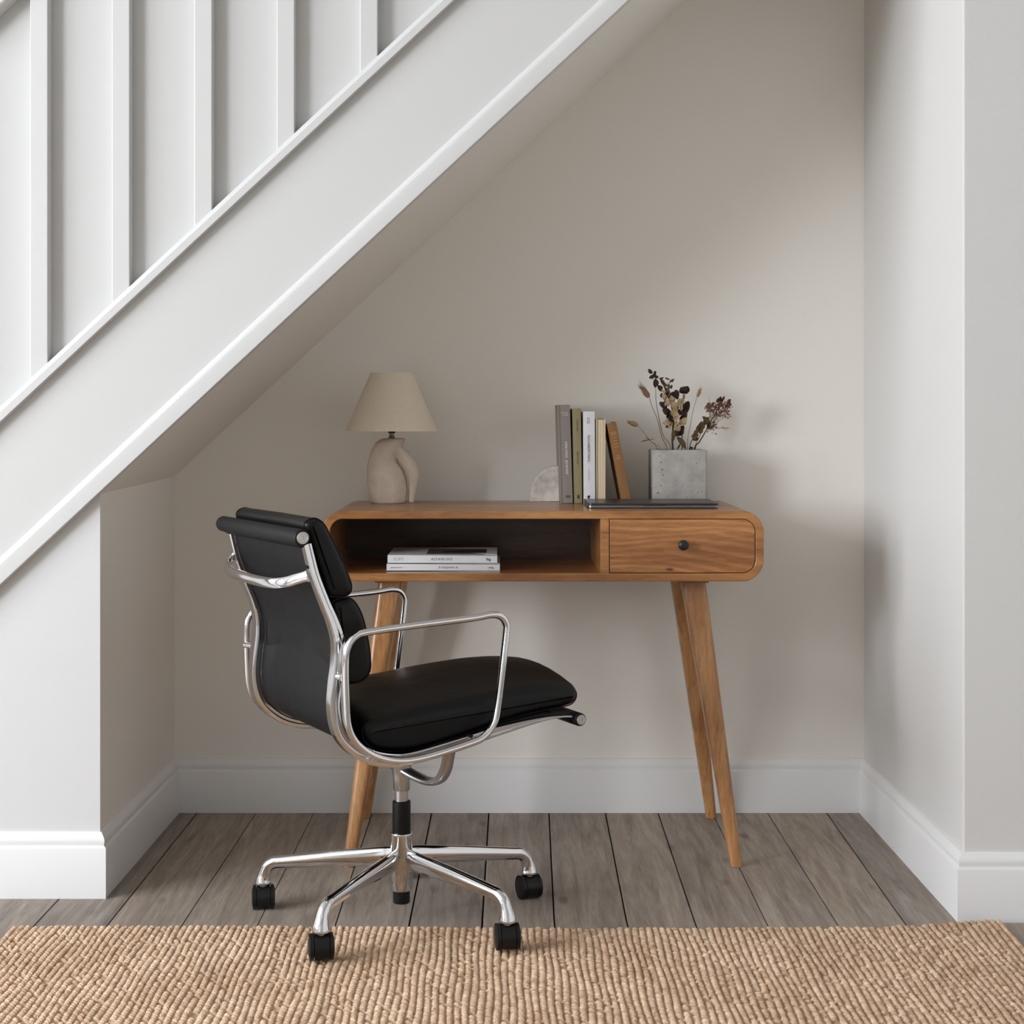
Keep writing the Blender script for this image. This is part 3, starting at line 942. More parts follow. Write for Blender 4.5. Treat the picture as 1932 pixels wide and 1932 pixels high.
# ================================================================== PLANTER
py0, py1 = 3.578, 3.690
qx0, qx1 = (1232 - CXP) * py0 / FPX, (1334.3 - CXP) * py0 / FPX
PZ = .8850
w = MB()
def sq(x0, x1, y0, y1, z, r): return [Vector((x, y, z)) for x, y in rrect(x0, x1, y0, y1, r, 4)]
T_ = .011
w.loft([sq(qx0 + .0015, qx1 - .0015, py0 + .0015, py1 - .0015, DZ1, .004), sq(qx0, qx1, py0, py1, DZ1 + .002, .005), sq(qx0, qx1, py0, py1, PZ - .003, .005), sq(qx0 + .001, qx1 - .001, py0 + .001, py1 - .001, PZ - .0008, .005), sq(qx0 + .003, qx1 - .003, py0 + .003, py1 - .003, PZ, .005),
        sq(qx0 + T_, qx1 - T_, py0 + T_, py1 - T_, PZ, .004), sq(qx0 + T_, qx1 - T_, py0 + T_, py1 - T_, DZ1 + .02, .004)])
pc = Vector(((qx0 + qx1) / 2, (py0 + py1) / 2, DZ1))
tag(build('planter', w, M['concrete'], None, pc, 50), 'square pitted grey concrete planter behind the laptop', 'planter')

# ================================================================== DRIED FLOWERS
FY = 3.634
def FP(cx, cy, d=0.0): 
    p = P(1170 + cx / 7.155, 690 + cy / 7.155, FY); p.y += d
    return p
def fs_(c): return c / 7.155 / FPX * FY
def inside(i, n=9):                                  # foot of a stem on the planter floor
    return Vector((pc.x - .030 + .060 * (i + .5) / n, FY + .008 * math.sin(i * 2.1), DZ1 + .022))
def stem_thing(name, pts, i, rad, label, cat, mat='stem', group=None, d=0.0):
    p = [inside(i)] + [FP(x, y, d * k / max(len(pts) - 1, 1)) for k, (x, y) in enumerate(pts)]
    o = p[0].copy()
    t = thing(name, o, label, cat, (0, 0, 0), group)
    w = MB(); w.tube(cr(p, 6), lambda s: rad * (1.25 - .5 * s), 7)
    build('stem', w, M[mat], t, o, 60)
    return t, o
def leaf(mb, base, tip, width, curl=.25, side=None, lobes=0):
    """a cupped leaf blade with a little thickness"""
    base, tip = Vector(base), Vector(tip); ax = tip - base; L = ax.length; ax.normalize()
    side = Vector(side) if side is not None else ax.cross(Vector((rnd.uniform(-.5, .5), -1, rnd.uniform(-.3, .3))))
    side.normalize(); nr = side.cross(ax).normalized()
    n = 8; up = []; dn = []
    for i in range(n + 1):
        t = i / n
        wv = width * .5 * math.sin(PI * min(max(t * .94 + .03, 0), 1)) ** .75 * (1 + .22 * math.sin(lobes * PI * 2 * t))
        c = base + ax * L * t + nr * (curl * L * .35 * math.sin(PI * t))
        for sgn in (-1, 0, 1):
            q = c + side * wv * sgn + nr * (abs(sgn) * curl * wv * 1.1 + .0006 * rnd.uniform(-1, 1))
            up.append(q); dn.append(q - nr * .0005)
    vs = up + dn; m = len(up); fs = []
    for i in range(n):
        for k in range(2):
            a = i * 3 + k
            fs.append((a, a + 1, a + 4, a + 3)); fs.append((m + a, m + a + 3, m + a + 4, m + a + 1))
        fs.append((i * 3, i * 3 + 3, m + i * 3 + 3, m + i * 3)); fs.append((i * 3 + 2, m + i * 3 + 2, m + i * 3 + 5, i * 3 + 5))
    mb.add(vs, fs)
def blob_leaf(mb, cx, cy, size, ang, d, asp=.62, curl=.3, lobes=0):
    s = fs_(size) / 2; dx, dz = math.cos(math.radians(ang)) * s, math.sin(math.radians(ang)) * s
    c = FP(cx, cy, d)
    leaf(mb, c - Vector((dx, .3 * s * rnd.uniform(-1, 1), dz)), c + Vector((dx, .3 * s * rnd.uniform(-1, 1), dz)), s * 2 * asp, curl, None, lobes)
def leaf_pair(mb, cx, cy, sz, an, d, asp, curl=.35):
    blob_leaf(mb, cx, cy, sz, an, d, asp, curl)
    blob_leaf(mb, cx + rnd.uniform(-28, 28), cy + rnd.uniform(-28, 28), sz * rnd.uniform(.5, .75), an + rnd.uniform(-50, 50), d + rnd.uniform(-.008, .008), asp, curl)
def fluff(mb, a, b, r, hairs=160, tail=.35):
    """bunny-tail seed head from base a to tip b: a core and fine hairs"""
    a, b = Vector(a), Vector(b); ax = b - a; L = ax.length; ax.normalize()
    s1 = ax.orthogonal().normalized(); s2 = ax.cross(s1)
    rings = []
    for i in range(9):
        t = i / 8
        rr = r * math.sin(PI * min(.06 + t * .9, 1)) ** .6 * (1.12 - .62 * t)
        rings.append([a + ax * L * .92 * t + (s1 * math.cos(q * PI / 6) + s2 * math.sin(q * PI / 6)) * rr for q in range(12)])
    mb.loft(rings)
    for h in range(hairs):
        t = rnd.random(); q = rnd.random() * 2 * PI
        rr = r * math.sin(PI * min(.06 + t * .9, 1)) ** .6 * (1.12 - .62 * t) * .9
        o = (s1 * math.cos(q) + s2 * math.sin(q))
        p0 = a + ax * L * .92 * t + o * rr
        ln = L * (.12 + tail * rnd.random() * (.4 + t))
        p1 = p0 + (ax * .95 + o * .28) * ln
        mb.tube([p0, (p0 + p1) / 2 + o * .0004, p1], lambda s: .00028 * (1.1 - s), 4)
G = 'bunny-tail grasses in the planter'
t, o = stem_thing('bunny_tail_grass', [(640, 1140), (562, 965), (500, 720), (430, 560), (393, 430)], 3, .00085, 'bunny-tail grass with a dusky pink head, left of the dark leaves', 'dried grass', 'stem', G, -.006)
w = MB(); fluff(w, FP(388, 428, -.006), FP(272, 275, -.006), fs_(42)); build('seed_head', w, M['fluff_pink'], t, o, 60)
t, o = stem_thing('bunny_tail_grass', [(500, 1125), (420, 1030), (330, 915), (238, 808)], 1, .0006, 'bunny-tail grass with a tan head, lowest and farthest left', 'dried grass', 'stem', G, -.004)
w = MB(); fluff(w, FP(236, 806, -.004), FP(95, 752, -.004), fs_(36), 120, .12); build('seed_head', w, M['fluff_tan'], t, o, 60)
t, o = stem_thing('bunny_tail_grass', [(902, 1130), (915, 980), (950, 800), (985, 620), (1042, 425)], 5, .0006, 'bunny-tail grass with a small pale head, right of the dark bud', 'dried grass', 'stem', G, .006)
w = MB(); fluff(w, FP(1045, 424, .006), FP(1092, 310, .006), fs_(24), 110, .3); build('seed_head', w, M['fluff_tan'], t, o, 60)

t, o = stem_thing('twig', [(540, 1130), (480, 1075), (400, 1010), (350, 965)], 2, .0005, 'tiny crossed dry twig low on the left of the planter', 'dried twig', 'stem')
w = MB()
for a, b in (((290, 1028), (455, 990)), ((345, 965), (400, 1010)), ((300, 1015), (380, 1000))): w.tube([FP(*a, -.002), FP((a[0] + b[0]) / 2, (a[1] + b[1]) / 2 - 4), FP(*b, .002)], .0007, 5)
build('sprigs', w, M['stem'], t, o, 60)

t, o = stem_thing('tall_sprig', [(690, 1130), (590, 960), (545, 800), (505, 600), (484, 450), (482, 290), (478, 170)], 3.5, .0008, 'tallest thin stem, tipped with small dark drooping leaves', 'dried flower', 'stem', None, .004)
w = MB()
for cx, cy, sz, an in ((430, 150, 80, 200), (410, 75, 80, 130), (470, 95, 60, 70), (455, 130, 70, 20), (475, 235, 120, 265), (480, 150, 60, 300), (500, 150, 50, 330)): blob_leaf(w, cx, cy, sz, an, .004 + rnd.uniform(-.006, .006), .66, .4)
build('leaves', w, M['leaf_dark'], t, o, 60)

t, o = stem_thing('leafy_branch', [(712, 1130), (704, 980), (712, 840), (722, 700), (690, 540), (640, 400), (585, 260), (530, 165)], 4, .0019, 'main branch with crowded dark brown and tan papery leaves', 'dried flower', 'stem_dark', None, -.004)
w = MB()
for cx, cy, sz, an, asp in ((540, 305, 100, 120, .6), (565, 405, 60, 110, .6), (700, 390, 110, 40, .75), (755, 375, 100, 70, .8), (760, 420, 80, 300, .8), (580, 535, 130, 140, .62), (630, 615, 130, 150, .7), (650, 655, 110, 260, .7), (805, 625, 110, 30, .75), (690, 725, 110, 250, .7), (800, 880, 150, 60, .8), (760, 910, 100, 150, .8), (850, 690, 130, 40, .6), (905, 570, 190, 75, .55), (885, 660, 120, 80, .55), (640, 380, 80, 60, .7), (640, 820, 50, 0, .9), (850, 850, 90, 80, .4), (700, 470, 90, 80, .5), (770, 560, 80, 120, .6)):
    leaf_pair(w, cx, cy, sz, an, rnd.uniform(-.006, .014), asp, .35)
build('dark_leaves', w, M['leaf_dark'], t, o, 60)['label'] = 'dark brown leaves'
w = MB()
for cx, cy, sz, an, asp in ((590, 430, 110, 100, .7), (625, 500, 110, 110, .6), (700, 455, 130, 110, .62), (715, 540, 160, 125, .5), (740, 600, 110, 120, .55), (800, 495, 120, 100, .75), (745, 680, 130, 80, .75), (700, 640, 90, 100, .6), (835, 760, 130, 30, .8), (620, 770, 130, 190, .6), (680, 800, 120, 250, .6), (765, 830, 130, 300, .7), (740, 780, 90, 60, .6), (590, 355, 70, 100, .5), (810, 570, 90, 100, .6)):
    leaf_pair(w, cx, cy, sz * .92, an, rnd.uniform(-.016, -.002), asp, .4)
build('tan_leaves', w, M['leaf_tan'], t, o, 60)['label'] = 'pale tan papery leaves'
w = MB()
for cx, cy, sz, an, asp in ((575, 225, 110, 120, .45), (605, 255, 80, 140, .5), (560, 170, 60, 20, .5), (640, 175, 70, 160, .35), (690, 205, 70, 45, .35), (715, 200, 60, 60, .35), (650, 280, 80, 100, .5), (690, 285, 60, 80, .5), (640, 330, 90, 130, .4), (825, 1040, 200, -55, .38), (710, 930, 160, 92, .34), (785, 1090, 90, 60, .3)):
    blob_leaf(w, cx, cy, sz, an, rnd.uniform(-.012, .006), asp, .3)
w.tube([FP(585, 260), FP(640, 330), FP(700, 400)], .0008, 6); w.tube([FP(640, 330), FP(660, 250), FP(680, 190)], .0006, 6)
build('small_leaves', w, M['leaf_olive'], t, o, 60)['label'] = 'small olive brown leaves'

t, o = stem_thing('dried_rosebud', [(835, 1130), (838, 980), (842, 760), (852, 560), (866, 440), (872, 380)], 5.6, .001, 'single dark dried bud standing above the leafy branch', 'dried flower', 'stem_dark', None, .010)
w = MB()
for k in range(9):
    a = k * 2.4; c = FP(873, 375, .010); tp = FP(875 + 46 * math.cos(a), 275 + 26 * abs(math.sin(a * .7)), .010 + .008 * math.sin(a))
    leaf(w, c, tp, fs_(85), .5)
w.ell(FP(874, 325, .010), fs_(40), fs_(40), fs_(48))
build('bud', w, M['leaf_dark'], t, o, 60)
w = MB(); w.lathe([(.0012, -.008), (.0026, -.004), (.0030, .003)], FP(868, 405, .010), 10)
build('calyx', w, M['leaf_tan'], t, o, 60)

t, o = stem_thing('hydrangea_sprig', [(1006, 1130), (1065, 1035), (1150, 890), (1230, 740), (1300, 610), (1345, 520)], 7, .0013, 'dusky pink feathery flower cluster leaning out on the right', 'dried flower', 'stem_dark', None, -.004)
w = MB()
w.tube(cr([FP(990, 1130), FP(1040, 1020), FP(1130, 830), FP(1200, 720), FP(1215, 560)], 4), .0008, 6)
w.tube(cr([FP(1165, 890), FP(1230, 868), FP(1290, 850), FP(1400, 842), FP(1478, 846)], 4), .0006, 6)
for k in range(26):
    a = Vector((1180 + rnd.uniform(-25, 110), 800 + rnd.uniform(-160, 40)))
    b = Vector((rnd.uniform(1180, 1490), rnd.uniform(440, 720)))
    w.tube([FP(a.x, a.y, rnd.uniform(-.01, .01)), FP((a.x + b.x) / 2 + 12, (a.y + b.y) / 2 - 6), FP(b.x, b.y, rnd.uniform(-.02, .02))], .00038, 4)
for x, y in ((1380, 828), (1412, 848), (1430, 868), (1448, 838), (1400, 835)): w.ell(FP(x, y), .0012, .001, .0016, None, 6, 4)
build('branchlets', w, M['stem'], t, o, 60)
w = MB()
for k in range(230):
    u = rnd.random(); cx = 1170 + 330 * u + rnd.gauss(0, 10)
    lo_ = 560 + 190 * u ** .8 if u > .25 else 600; hi_ = 520 - 40 * math.sin(u * PI) if u < .5 else 470
    cy = rnd.uniform(hi_, lo_ + (20 if u < .6 else -20))
    if u > .3 and cy > 640: cx = min(cx, 1470)
    blob_leaf(w, cx, cy, rnd.uniform(14, 34), rnd.uniform(0, 360), rnd.uniform(-.022, .022), .6, .4)
for k in range(40): blob_leaf(w, rnd.gauss(1260, 40), rnd.gauss(790, 45), rnd.uniform(14, 30), rnd.uniform(0, 360), rnd.uniform(-.012, .012), .6, .4)
build('florets', w, M['floret'], t, o, 60)['kind'] = 'stuff'
w = MB()
for cx, cy, sz, an in ((1340, 455, 95, 62), (1372, 470, 90, 55), (1385, 440, 70, 65), (1310, 470, 70, 80), (1465, 490, 90, 60), (1480, 520, 80, 75), (1440, 540, 70, 60), (1350, 510, 80, 40), (1255, 530, 60, 120), (1185, 530, 60, 150), (1160, 548, 30, 0), (1280, 560, 50, 60), (1370, 540, 60, 20), (1410, 600, 60, 50)): blob_leaf(w, cx, cy, sz, an, rnd.uniform(-.016, .012), .45, .5)
build('pointed_buds', w, M['floret_dark'], t, o, 60)['label'] = 'dark reddish pointed buds'
w = MB()
for cx, cy, sz, an, asp in ((1160, 745, 120, 60, .7), (1140, 715, 80, 130, .6), (1190, 790, 110, 75, .6), (1230, 830, 100, 30, .5)): blob_leaf(w, cx, cy, sz, an, rnd.uniform(-.008, .008), asp, .3)
build('green_leaves', w, M['leaf_olive'], t, o, 60)
w = MB()
t2, o2 = stem_thing('oak_leaf_stem', [(935, 1130), (960, 1020), (1010, 930), (1060, 830)], 6, .0009, 'stem with a lobed brown oak leaf near the planter rim', 'dried leaf', 'stem_dark', None, -.012)
for cx, cy, sz, an, asp in ((1060, 830, 170, 65, .45), (1105, 800, 110, 110, .4), (1020, 890, 110, 60, .5), (1000, 945, 100, 20, .8), (1085, 870, 110, 60, .5)): blob_leaf(w, cx, cy, sz, an, -.012 + rnd.uniform(-.003, .003), asp, .2, 1)
build('leaf_blade', w, M['leaf_olive'], t2, o2, 60)
w = MB(); blob_leaf(w, 1010, 990, 90, 10, -.012, .6, .3); blob_leaf(w, 950, 1112, 60, 10, -.012, .7, .3)
build('dry_bracts', w, M['floret_dark'], t2, o2, 60)

# ================================================================== OFFICE CHAIR
CC = Vector((-.19, 2.94, 0)); TH = math.radians(28); HW = .19
chair = thing('office_chair', CC, 'black leather and polished aluminium swivel chair with arms, turned towards the desk', 'office chair', (0, 0, TH))
ud = Vector((math.cos(TH), math.sin(TH), 0)); nd_ = Vector((math.sin(TH), -math.cos(TH), 0))
def U(u, w_, z):                                                   # chair coordinates: u forward, w to the sitter's right
    k = min(max(-w_ / .19, 0), 1.2) * min(max(-u / .2, 0), 1) if z > .33 else 0
    return Vector((u - .012 * k, -w_, z))
def fromworld(p):
    d = Vector(p) - CC
    return Vector((d.dot(ud), d.dot(-nd_), p[2]))
# ---- side frames
prof = [(-.272, .744), (-.266, .718), (-.257, .684), (-.240, .640), (-.225, .602), (-.2175, .570), (-.2180, .535), (-.2230, .495), (-.2250, .455), (-.2170, .415), (-.1970, .3850), (-.1620, .3590), (-.1180, .3460), (-.0700, .3450), (.0130, .3600), (.0990, .3785), (.1860, .3950), (.2350, .4000), (.2620, .3985)]
fr = cr([(a, b, 0) for a, b in prof], 6)
def frame_norm(i):
    a = fr[max(i - 1, 0)]; b = fr[min(i + 1, len(fr) - 1)]; t = (b - a).normalized()
    return Vector((-t.y, t.x, 0))                                 # towards the sitter
nf = len(fr)
def thick(s):                                                      # depth of the frame along its length
    k = s * (len(prof) - 1)
    pts = [(0, .0135), (3, .016), (5, .021), (6, .025), (9, .027), (11, .026), (13, .022), (15, .0165), (16, .009), (17, .004), (18, .0035)]
    for (a, va), (b, vb) in zip(pts, pts[1:]):
        if k <= b: return va + (vb - va) * (k - a) / (b - a)
    return .0035
for sgn in (1, -1):
    w = MB(); rings = []
    for i, p in enumerate(fr):
        n = frame_norm(i); t = thick(i / (nf - 1)); b = .0078 + .0045 * min(1, t / .025)
        sec = [(-b * .80, 0), (-b, t * .14), (-b, t * .30), (-b * .62, t * .40), (-b * .62, t * .58), (-b * .9, t * .68), (-b * .9, t * .92), (-b * .74, t), (b * .74, t), (b * .9, t * .92), (b * .9, t * .68), (b * .62, t * .58), (b * .62, t * .40), (b, t * .30), (b, t * .14), (b * .80, 0)]
        rings.append([U(p.x + n.x * d, sgn * HW + l, p.y + n.y * d) for l, d in sec])
    w.loft(rings)
    sf = build('side_frame', w, M['chrome'], chair, None, 38)
    # bolts that carry the arm rest
    w = MB()
    for (u, z, r_, e_) in ((-.2120, .514, .0062, .026), (-.1500, .3675, .0062, .026), (.045, .384, .0042, .022)):
        w = MB(); w.tube([U(u, sgn * (HW + .004), z), U(u + (.003 if sgn > 0 else -.009 * max(0, -u / .2)), sgn * (HW + e_ + (0 if sgn > 0 else .008)), z)], r_, 14)
        build('arm_bolt', w, M['chrome'], sf, None, 50)
# ---- arm rests: one bent rod each
arm_c = [(.040, .6020), (.078, .6055), (.0985, .601), (.1090, .587), (.1090, .568), (.1000, .497), (.0905, .432), (.083, .407), (.066, .388), (.040, .378), (-.040, .3630), (-.090, .3590), (-.128, .3650), (-.160, .3790), (-.186, .402), (-.200, .432), (-.204, .480), (-.2050, .540), (-.2010, .566), (-.186, .5845), (-.160, .5905), (-.06, .597)]
for sgn in (1, -1):
    w = MB()
    pth = [U(q.x - (.012 * max(0, -q.x / .2) if sgn < 0 else 0), sgn * (HW + (.030 if sgn > 0 else .038)), q.y) for q in cr([(a, b, 0) for a, b in arm_c], 6, True)]
    w.tube(pth, (lambda s: (.0064, .0074)), 14, True, up=(0, 1, 0) if False else None)
    build('armrest', w, M['chrome'], chair, None, 60)
# ---- sling stretched between the frames
w = MB(); rings = []
for i, p in enumerate(fr):
    s = i / (nf - 1); n = frame_norm(i); t = thick(s)
    a = .0005 + t * .70; b = a + .0040
    if s > .93: a += .004 * (s - .93) / .07; b = a + .004
    hw = HW - .0062
    rings.append([U(p.x + n.x * a, -hw, p.y + n.y * a), U(p.x + n.x * a, hw, p.y + n.y * a), U(p.x + n.x * b, hw, p.y + n.y * b), U(p.x + n.x * b, -hw, p.y + n.y * b)])
w.loft(rings)
build('sling', w, M['sling'], chair, None, 40)
# ---- rolls at the head and the front edge, with metal end caps
def roll(cu, cz, r, tail, capr):
    w = MB(); pts = []
    tx, tz = tail[0] - cu, tail[1] - cz; a0 = math.atan2(tz, tx); L = math.hypot(tx, tz)
    da = math.acos(min(1, (r - .003) / L))
    for k in range(29):
        a = a0 + da + (2 * PI - 2 * da) * k / 28
        pts.append((cu + r * math.cos(a), cz + r * math.sin(a)))
    px_, pz_ = -tz / L, tx / L
    pts += [(tail[0] - px_ * .003, tail[1] - pz_ * .003), (tail[0] + px_ * .003, tail[1] + pz_ * .003)]
    e = HW + .011
    rings = []
    circ = [(cu + r * math.cos(2 * PI * k / 32), cz + r * math.sin(2 * PI * k / 32)) for k in range(32)]
    for l, sc in ((-e, .80), (-e + .0015, .95), (-e + .005, 1), (e - .005, 1), (e - .0015, .95), (e, .80)):
        rings.append([U(cu + (a - cu) * sc, l, cz + (b - cz) * sc) for a, b in circ])
    w.loft(rings)
    w.loft([[U(cu + (a - cu) * sc, l, cz + (b - cz) * sc) for a, b in pts] for l, sc in ((-HW + .006, .99), (HW - .006, .99))])
    o = build('leather_roll', w, M['sling'], chair, None, 50)
    for s in (1, -1):
        w = MB()
        prof_ = [(capr, 0), (capr, .0018), (capr * .9, .0026), (capr * .72, .0026), (capr * .68, .0019), (capr * .5, .0019), (capr * .46, .0026), (capr * .28, .0026), (capr * .22, .0012), (.0003, .0012)]
        rings = []
        for rr, h in prof_:
            rings.append([U(cu + rr * math.cos(2 * PI * k / 24), s * (e - .0004 + h), cz + rr * math.sin(2 * PI * k / 24)) for k in range(24)])
        w.loft(rings)
        build('end_cap', w, M['cap'], o, None, 25)
roll(-.2765, .7565, .0148, (-.2695, .7385), .0108)
roll(.2790, .3930, .0125, (.2280, .4065), .0095)
# ---- cushions
def cushion(name, outline, hw, rnd_r, crown=0, seam=True, piping_at=None):
    pts = cr([(a, b, 0) for a, b in outline], 5, True)
    n = len(pts)
    area = sum(pts[i].x * pts[(i + 1) % n].y - pts[(i + 1) % n].x * pts[i].y for i in range(n))
    sg = 1 if area > 0 else -1
    nor = []
    for i in range(n):
        t = (pts[(i + 1) % n] - pts[i - 1]).normalized(); nor.append(Vector((-t.y, t.x, 0)) * sg)
    cu = sum(p.x for p in pts) / n; cz = sum(p.y for p in pts) / n
    zt = max(p.y for p in pts)
    w = MB(); rings = []
    stations = []
    for k in range(7):
        a = PI / 2 * k / 6; stations.append((-hw + rnd_r * (1 - math.sin(a)) , rnd_r * (1 - math.cos(PI / 2 - a)) * 0 + rnd_r * (1 - math.sin(a)) * 0 + rnd_r * (1 - math.sqrt(max(0, 1 - (1 - math.sin(a)) ** 2)))))
    stations = [(-hw + rnd_r * (1 - math.cos(b)), rnd_r * (1 - math.sin(b))) for b in [PI / 2 * k / 6 for k in range(7)]]
    mid = [(-hw + rnd_r + (2 * hw - 2 * rnd_r) * k / 8, 0) for k in range(1, 8)]
    stations = stations + mid + [(-l, d) for l, d in reversed(stations)]
    for l, d in stations:
        d = min(d, rnd_r * .96)
        cw = 1 - (l / hw) ** 2
        rings.append([U(p.x + q.x * d, l, p.y + q.y * d + crown * cw * max(0, min(1, (p.y - (cz - .01)) / .03))) for p, q in zip(pts, nor)])
    w.loft(rings)
    o = build(name, w, M['leather'], chair, None, 60)
    if seam:
        l = hw - rnd_r * .62; d = rnd_r * (1 - math.sqrt(1 - .38 ** 2)) - .0006
        for s in (1, -1):
            w = MB()
            w.tube([U(p.x + q.x * d, s * l, p.y + q.y * d) for p, q in zip(pts, nor)], .0013, 6, True)
            build('piping', w, M['leather'], o, None, 60)
    return o
cushion('back_pad', [(-.262, .779), (-.250, .7875), (-.236, .7865), (-.223, .776), (-.211, .755), (-.197, .727), (-.180, .690), (-.172, .668), (-.174, .654), (-.186, .6475), (-.206, .648), (-.220, .654), (-.233, .690), (-.247, .730), (-.259, .762)], .178, .016)
cushion('back_pad', [(-.186, .6455), (-.172, .6440), (-.160, .632), (-.149, .610), (-.140, .575), (-.134, .538), (-.135, .512), (-.146, .497), (-.164, .492), (-.186, .493), (-.199, .500), (-.203, .535), (-.203, .575), (-.209, .612), (-.210, .634), (-.202, .643)], .174, .016)
cushion('seat_pad', [(-.120, .3700), (-.060, .3630), (.020, .3740), (.110, .3945), (.200, .4090), (.262, .4135), (.282, .4190), (.2900, .4320), (.2860, .4445), (.270, .4520), (.200, .4560), (.100, .4500), (.000, .4400), (-.080, .4330), (-.130, .4270), (-.152, .4140), (-.148, .3890)], .180, .020, .028)
# ---- bowed spreader across the back of the frames
w = MB()
sp = [(.188, -.262, .690), (.172, -.275, .684), (.150, -.287, .677), (.100, -.296, .671), (0, -.299, .669), (-.100, -.296, .671), (-.150, -.287, .677), (-.172, -.275, .684), (-.188, -.262, .690)]
pth = cr([U(u, l, z) for l, u, z in sp], 7)
w.tube(pth, (lambda s: (.0072 + .0030 * (1 - abs(2 * s - 1) ** 6) + .004 * abs(2 * s - 1) ** 10, .0048)), 14, up=(.15, 0, 1))
build('back_spreader', w, M['chrome'], chair, None, 60)
# ---- cast yoke carrying the seat on the column
w = MB()
for sgn in (1, -1):
    yk = [(0.0, .000, .292), (.035, .012, .283), (.080, .020, .281), (.120, .022, .292), (.150, .020, .315), (.172, .016, .345), (.188, .012, .366)]
    w.tube(cr([U(u, sgn * l, z) for l, u, z in yk], 6), (lambda s: (.0085 - .002 * s, .0150 - .004 * s)), 14, up=(0, 0, 1))
build('yoke', w, M['steel'], chair, None, 60, .004)
# ---- column
zc = lambda y: EYE - (y - CYP) / (FPX / 2.94)
w = MB(); w.lathe([(.0205, .300), (.0185, .290), (.0165, .275), (.0158, .252), (.0150, .250)], (0, 0, 0), 32)
build('column_collar', w, M['steel'], chair, None, 40)
w = MB(); w.lathe([(.0126, .215), (.0126, .252)], (0, 0, 0), 32)
build('gas_strut', w, M['steel'], chair, None, 40)
w = MB(); w.lathe([(.0176, .160), (.0176, .226), (.0172, .229), (.0150, .2300)], (0, 0, 0), 32)
build('column_sleeve', w, M['sleeve'], chair, None, 40)
w = MB(); w.lathe([(.0200, .0600), (.0213, .0620), (.0213, .1640), (.0220, .1670), (.0214, .1690), (.0188, .1690)], (0, 0, 0), 40)
hub = build('hub', w, M['chrome'], chair, None, 40)
w = MB(); w.lathe([(.0155, .0352), (.0163, .0362), (.0163, .0605)], (0, 0, 0), 32)
build('end_plug', w, M['plastic'], hub, None, 40)
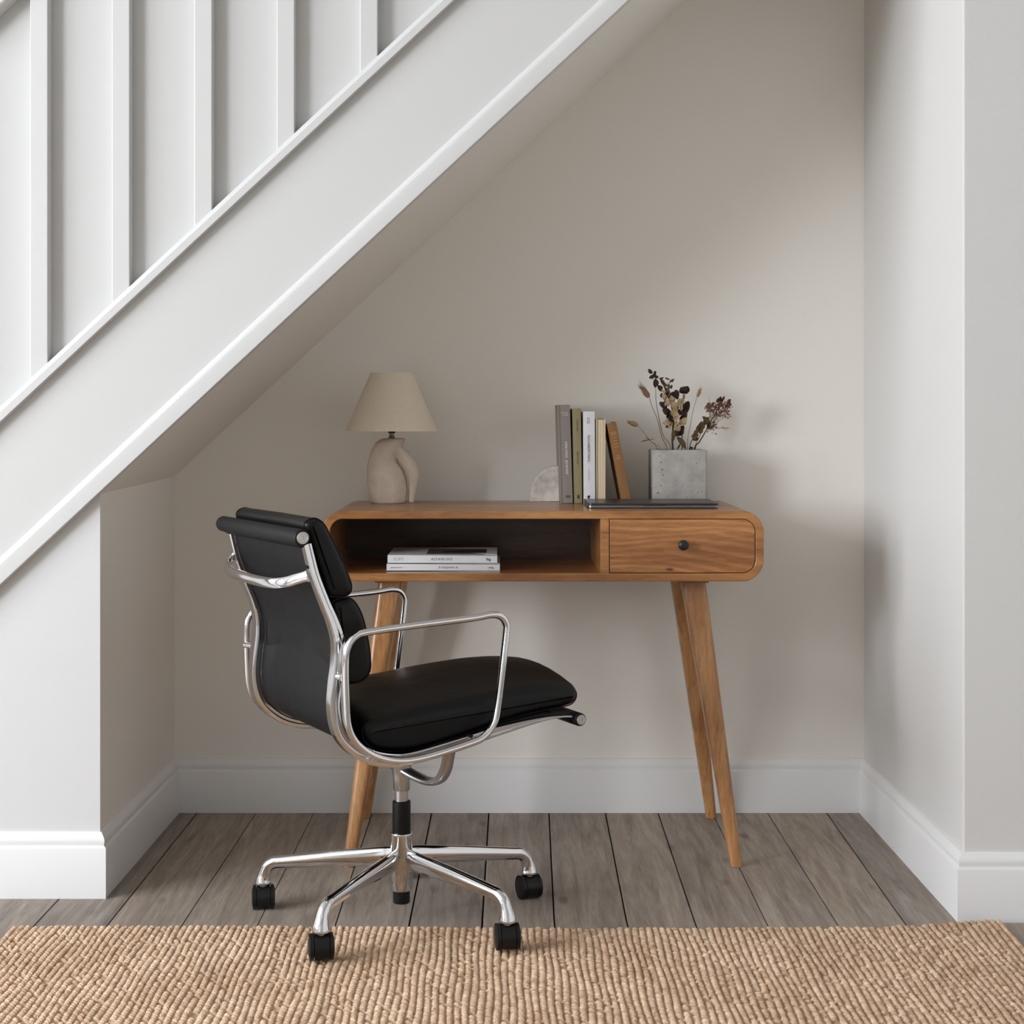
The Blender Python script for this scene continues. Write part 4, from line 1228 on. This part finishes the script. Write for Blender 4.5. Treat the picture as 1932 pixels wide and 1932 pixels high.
# ---- five legs with castors: L, front L, front R, R and the one straight behind the hub
feet = [(P(497, 0, 3.012), 0.0), (P(606, 0, 2.692), .0132), (P(957, 0, 2.745), .0132), (P(998, 0, 3.078), 0.0)]
feet = [(Vector((p.x, p.y, 0)), l) for p, l in feet]
bk = Vector((CC.x, CC.y, 0)).normalized(); feet.append((CC + bk * .272, 0.0))
for k, (ft, lift) in enumerate(feet):
    loc = fromworld(ft); d = Vector((loc.x, loc.y, 0)); R = d.length; d.normalize(); sd = Vector((-d.y, d.x, 0))
    w = MB(); rings = []
    path = [(.014, .121, .0190, .0075), (.027, .1205, .0195, .0082), (.048, .1190, .0190, .0104), (R * .5, .1085 + lift * .5, .0155, .0112), (R - .040, .0945 + lift, .0125, .0110), (R - .0215, .0915 + lift, .0125, .0112), (R - .0095, .0830 + lift, .0122, .0115), (R - .0035, .0700 + lift, .0125, .0125), (R - .0005, .0590 + lift, .0148, .0148), (R, .0525 + lift, .0163, .0163), (R, .0490 + lift, .0156, .0156), (R, .0468 + lift, .0112, .0112)]
    cp = cr([Vector((a, b, c, e)) for a, b, c, e in path], 5)
    for i, q in enumerate(cp):
        a = cp[max(i - 1, 0)]; b = cp[min(i + 1, len(cp) - 1)]
        t = Vector((b[0] - a[0], 0, b[1] - a[1])); t.normalize()
        nr = Vector((-t.z, 0, t.x))                                # in the (radius, z) plane
        ring = []
        for j in range(20):
            aa = 2 * PI * j / 20; ca, sa = math.cos(aa), math.sin(aa)
            hgt = q[2] * ca; wid = q[3] * sa * (1 if ca > -.2 else .92)
            rr = q[0] + nr.x * hgt; zz = q[1] + nr.z * hgt
            ring.append(d * rr + sd * wid + Vector((0, 0, zz)))
        rings.append(ring)
    w.loft(rings)
    w.lathe([(.0088, .040 + lift), (.0088, .047 + lift)], d * R, 16)
    lg = build('base_leg', w, M['chrome'], chair, None, 50)
    # castor: twin wheels and a hood
    aw = Vector((math.cos(math.radians((9, 12, 10, 24, 5)[k])), math.sin(math.radians((9, 12, 10, 24, 5)[k])), 0))
    ax = Vector((aw.dot(ud), aw.dot(-nd_), 0)); fw = Vector((-ax.y, ax.x, 0))
    c0 = d * R + Vector((0, 0, .0232 + lift)) 
    w = MB()
    def disc(h0, h1, r, rc=.004, a0=0, a1=2 * PI, n=36):
        rings = []
        for h, q in ((h0, r - rc), (h0 + rc * .3, r - rc * .3), (h0 + rc, r), (h1 - rc, r), (h1 - rc * .3, r - rc * .3), (h1, r - rc)):
            rings.append([c0 + ax * h + fw * q * math.cos(2 * PI * j / n) + Vector((0, 0, 1)) * q * math.sin(2 * PI * j / n) for j in range(n)])
        w.loft(rings)
    disc(-.0225, -.0118, .0233, .0085); disc(.0118, .0225, .0233, .0085)
    rings = []
    for h in (-.0128, .0128):
        rr = []
        for j in range(25):
            a = math.radians(-25) + math.radians(262) * j / 24
            rr.append(c0 + ax * h + fw * .0234 * math.cos(a) + Vector((0, 0, .0234 * math.sin(a))))
        for j in range(25):
            a = math.radians(237) - math.radians(262) * j / 24
            rr.append(c0 + ax * h + fw * .013 * math.cos(a) + Vector((0, 0, .013 * math.sin(a))))
        rings.append(rr)
    w.loft(rings)
    disc(-.012, .012, .009, .001)
    build('castor', w, M['plastic'], lg, None, 40)

# ================================================================== LIGHT
def area(name, loc, rot, sx, sy, power, col):
    d = bpy.data.lights.new(name, 'AREA'); d.shape = 'RECTANGLE'; d.size = sx; d.size_y = sy; d.energy = power; d.color = col
    o = bpy.data.objects.new(name, d); COL.objects.link(o); o.location = loc; o.rotation_euler = rot
    return o
# daylight through the window in the left wall
for (wy0, wy1), pw in zip(WIN, (182, 96)):
    area('window_daylight', (WX0 - .08, (wy0 + wy1) / 2, (wz0 + wz1) / 2), (0, -PI / 2, 0), wz1 - wz0, wy1 - wy0, pw, (.95, .985, 1.05))
wd_ = bpy.data.worlds.new('overcast_sky'); S.world = wd_; wd_.use_nodes = True
wd_.node_tree.nodes['Background'].inputs['Color'].default_value = (.9, .95, 1, 1)
wd_.node_tree.nodes['Background'].inputs['Strength'].default_value = 1.0

S.view_settings.view_transform = 'Standard'
S.view_settings.look = 'None'
S.view_settings.exposure = 0.22
S.view_settings.gamma = 1.0
S.view_settings.use_curve_mapping = False
S.cycles.use_denoising = True
S.cycles.max_bounces = 8
S.cycles.diffuse_bounces = 6
S.cycles.glossy_bounces = 6
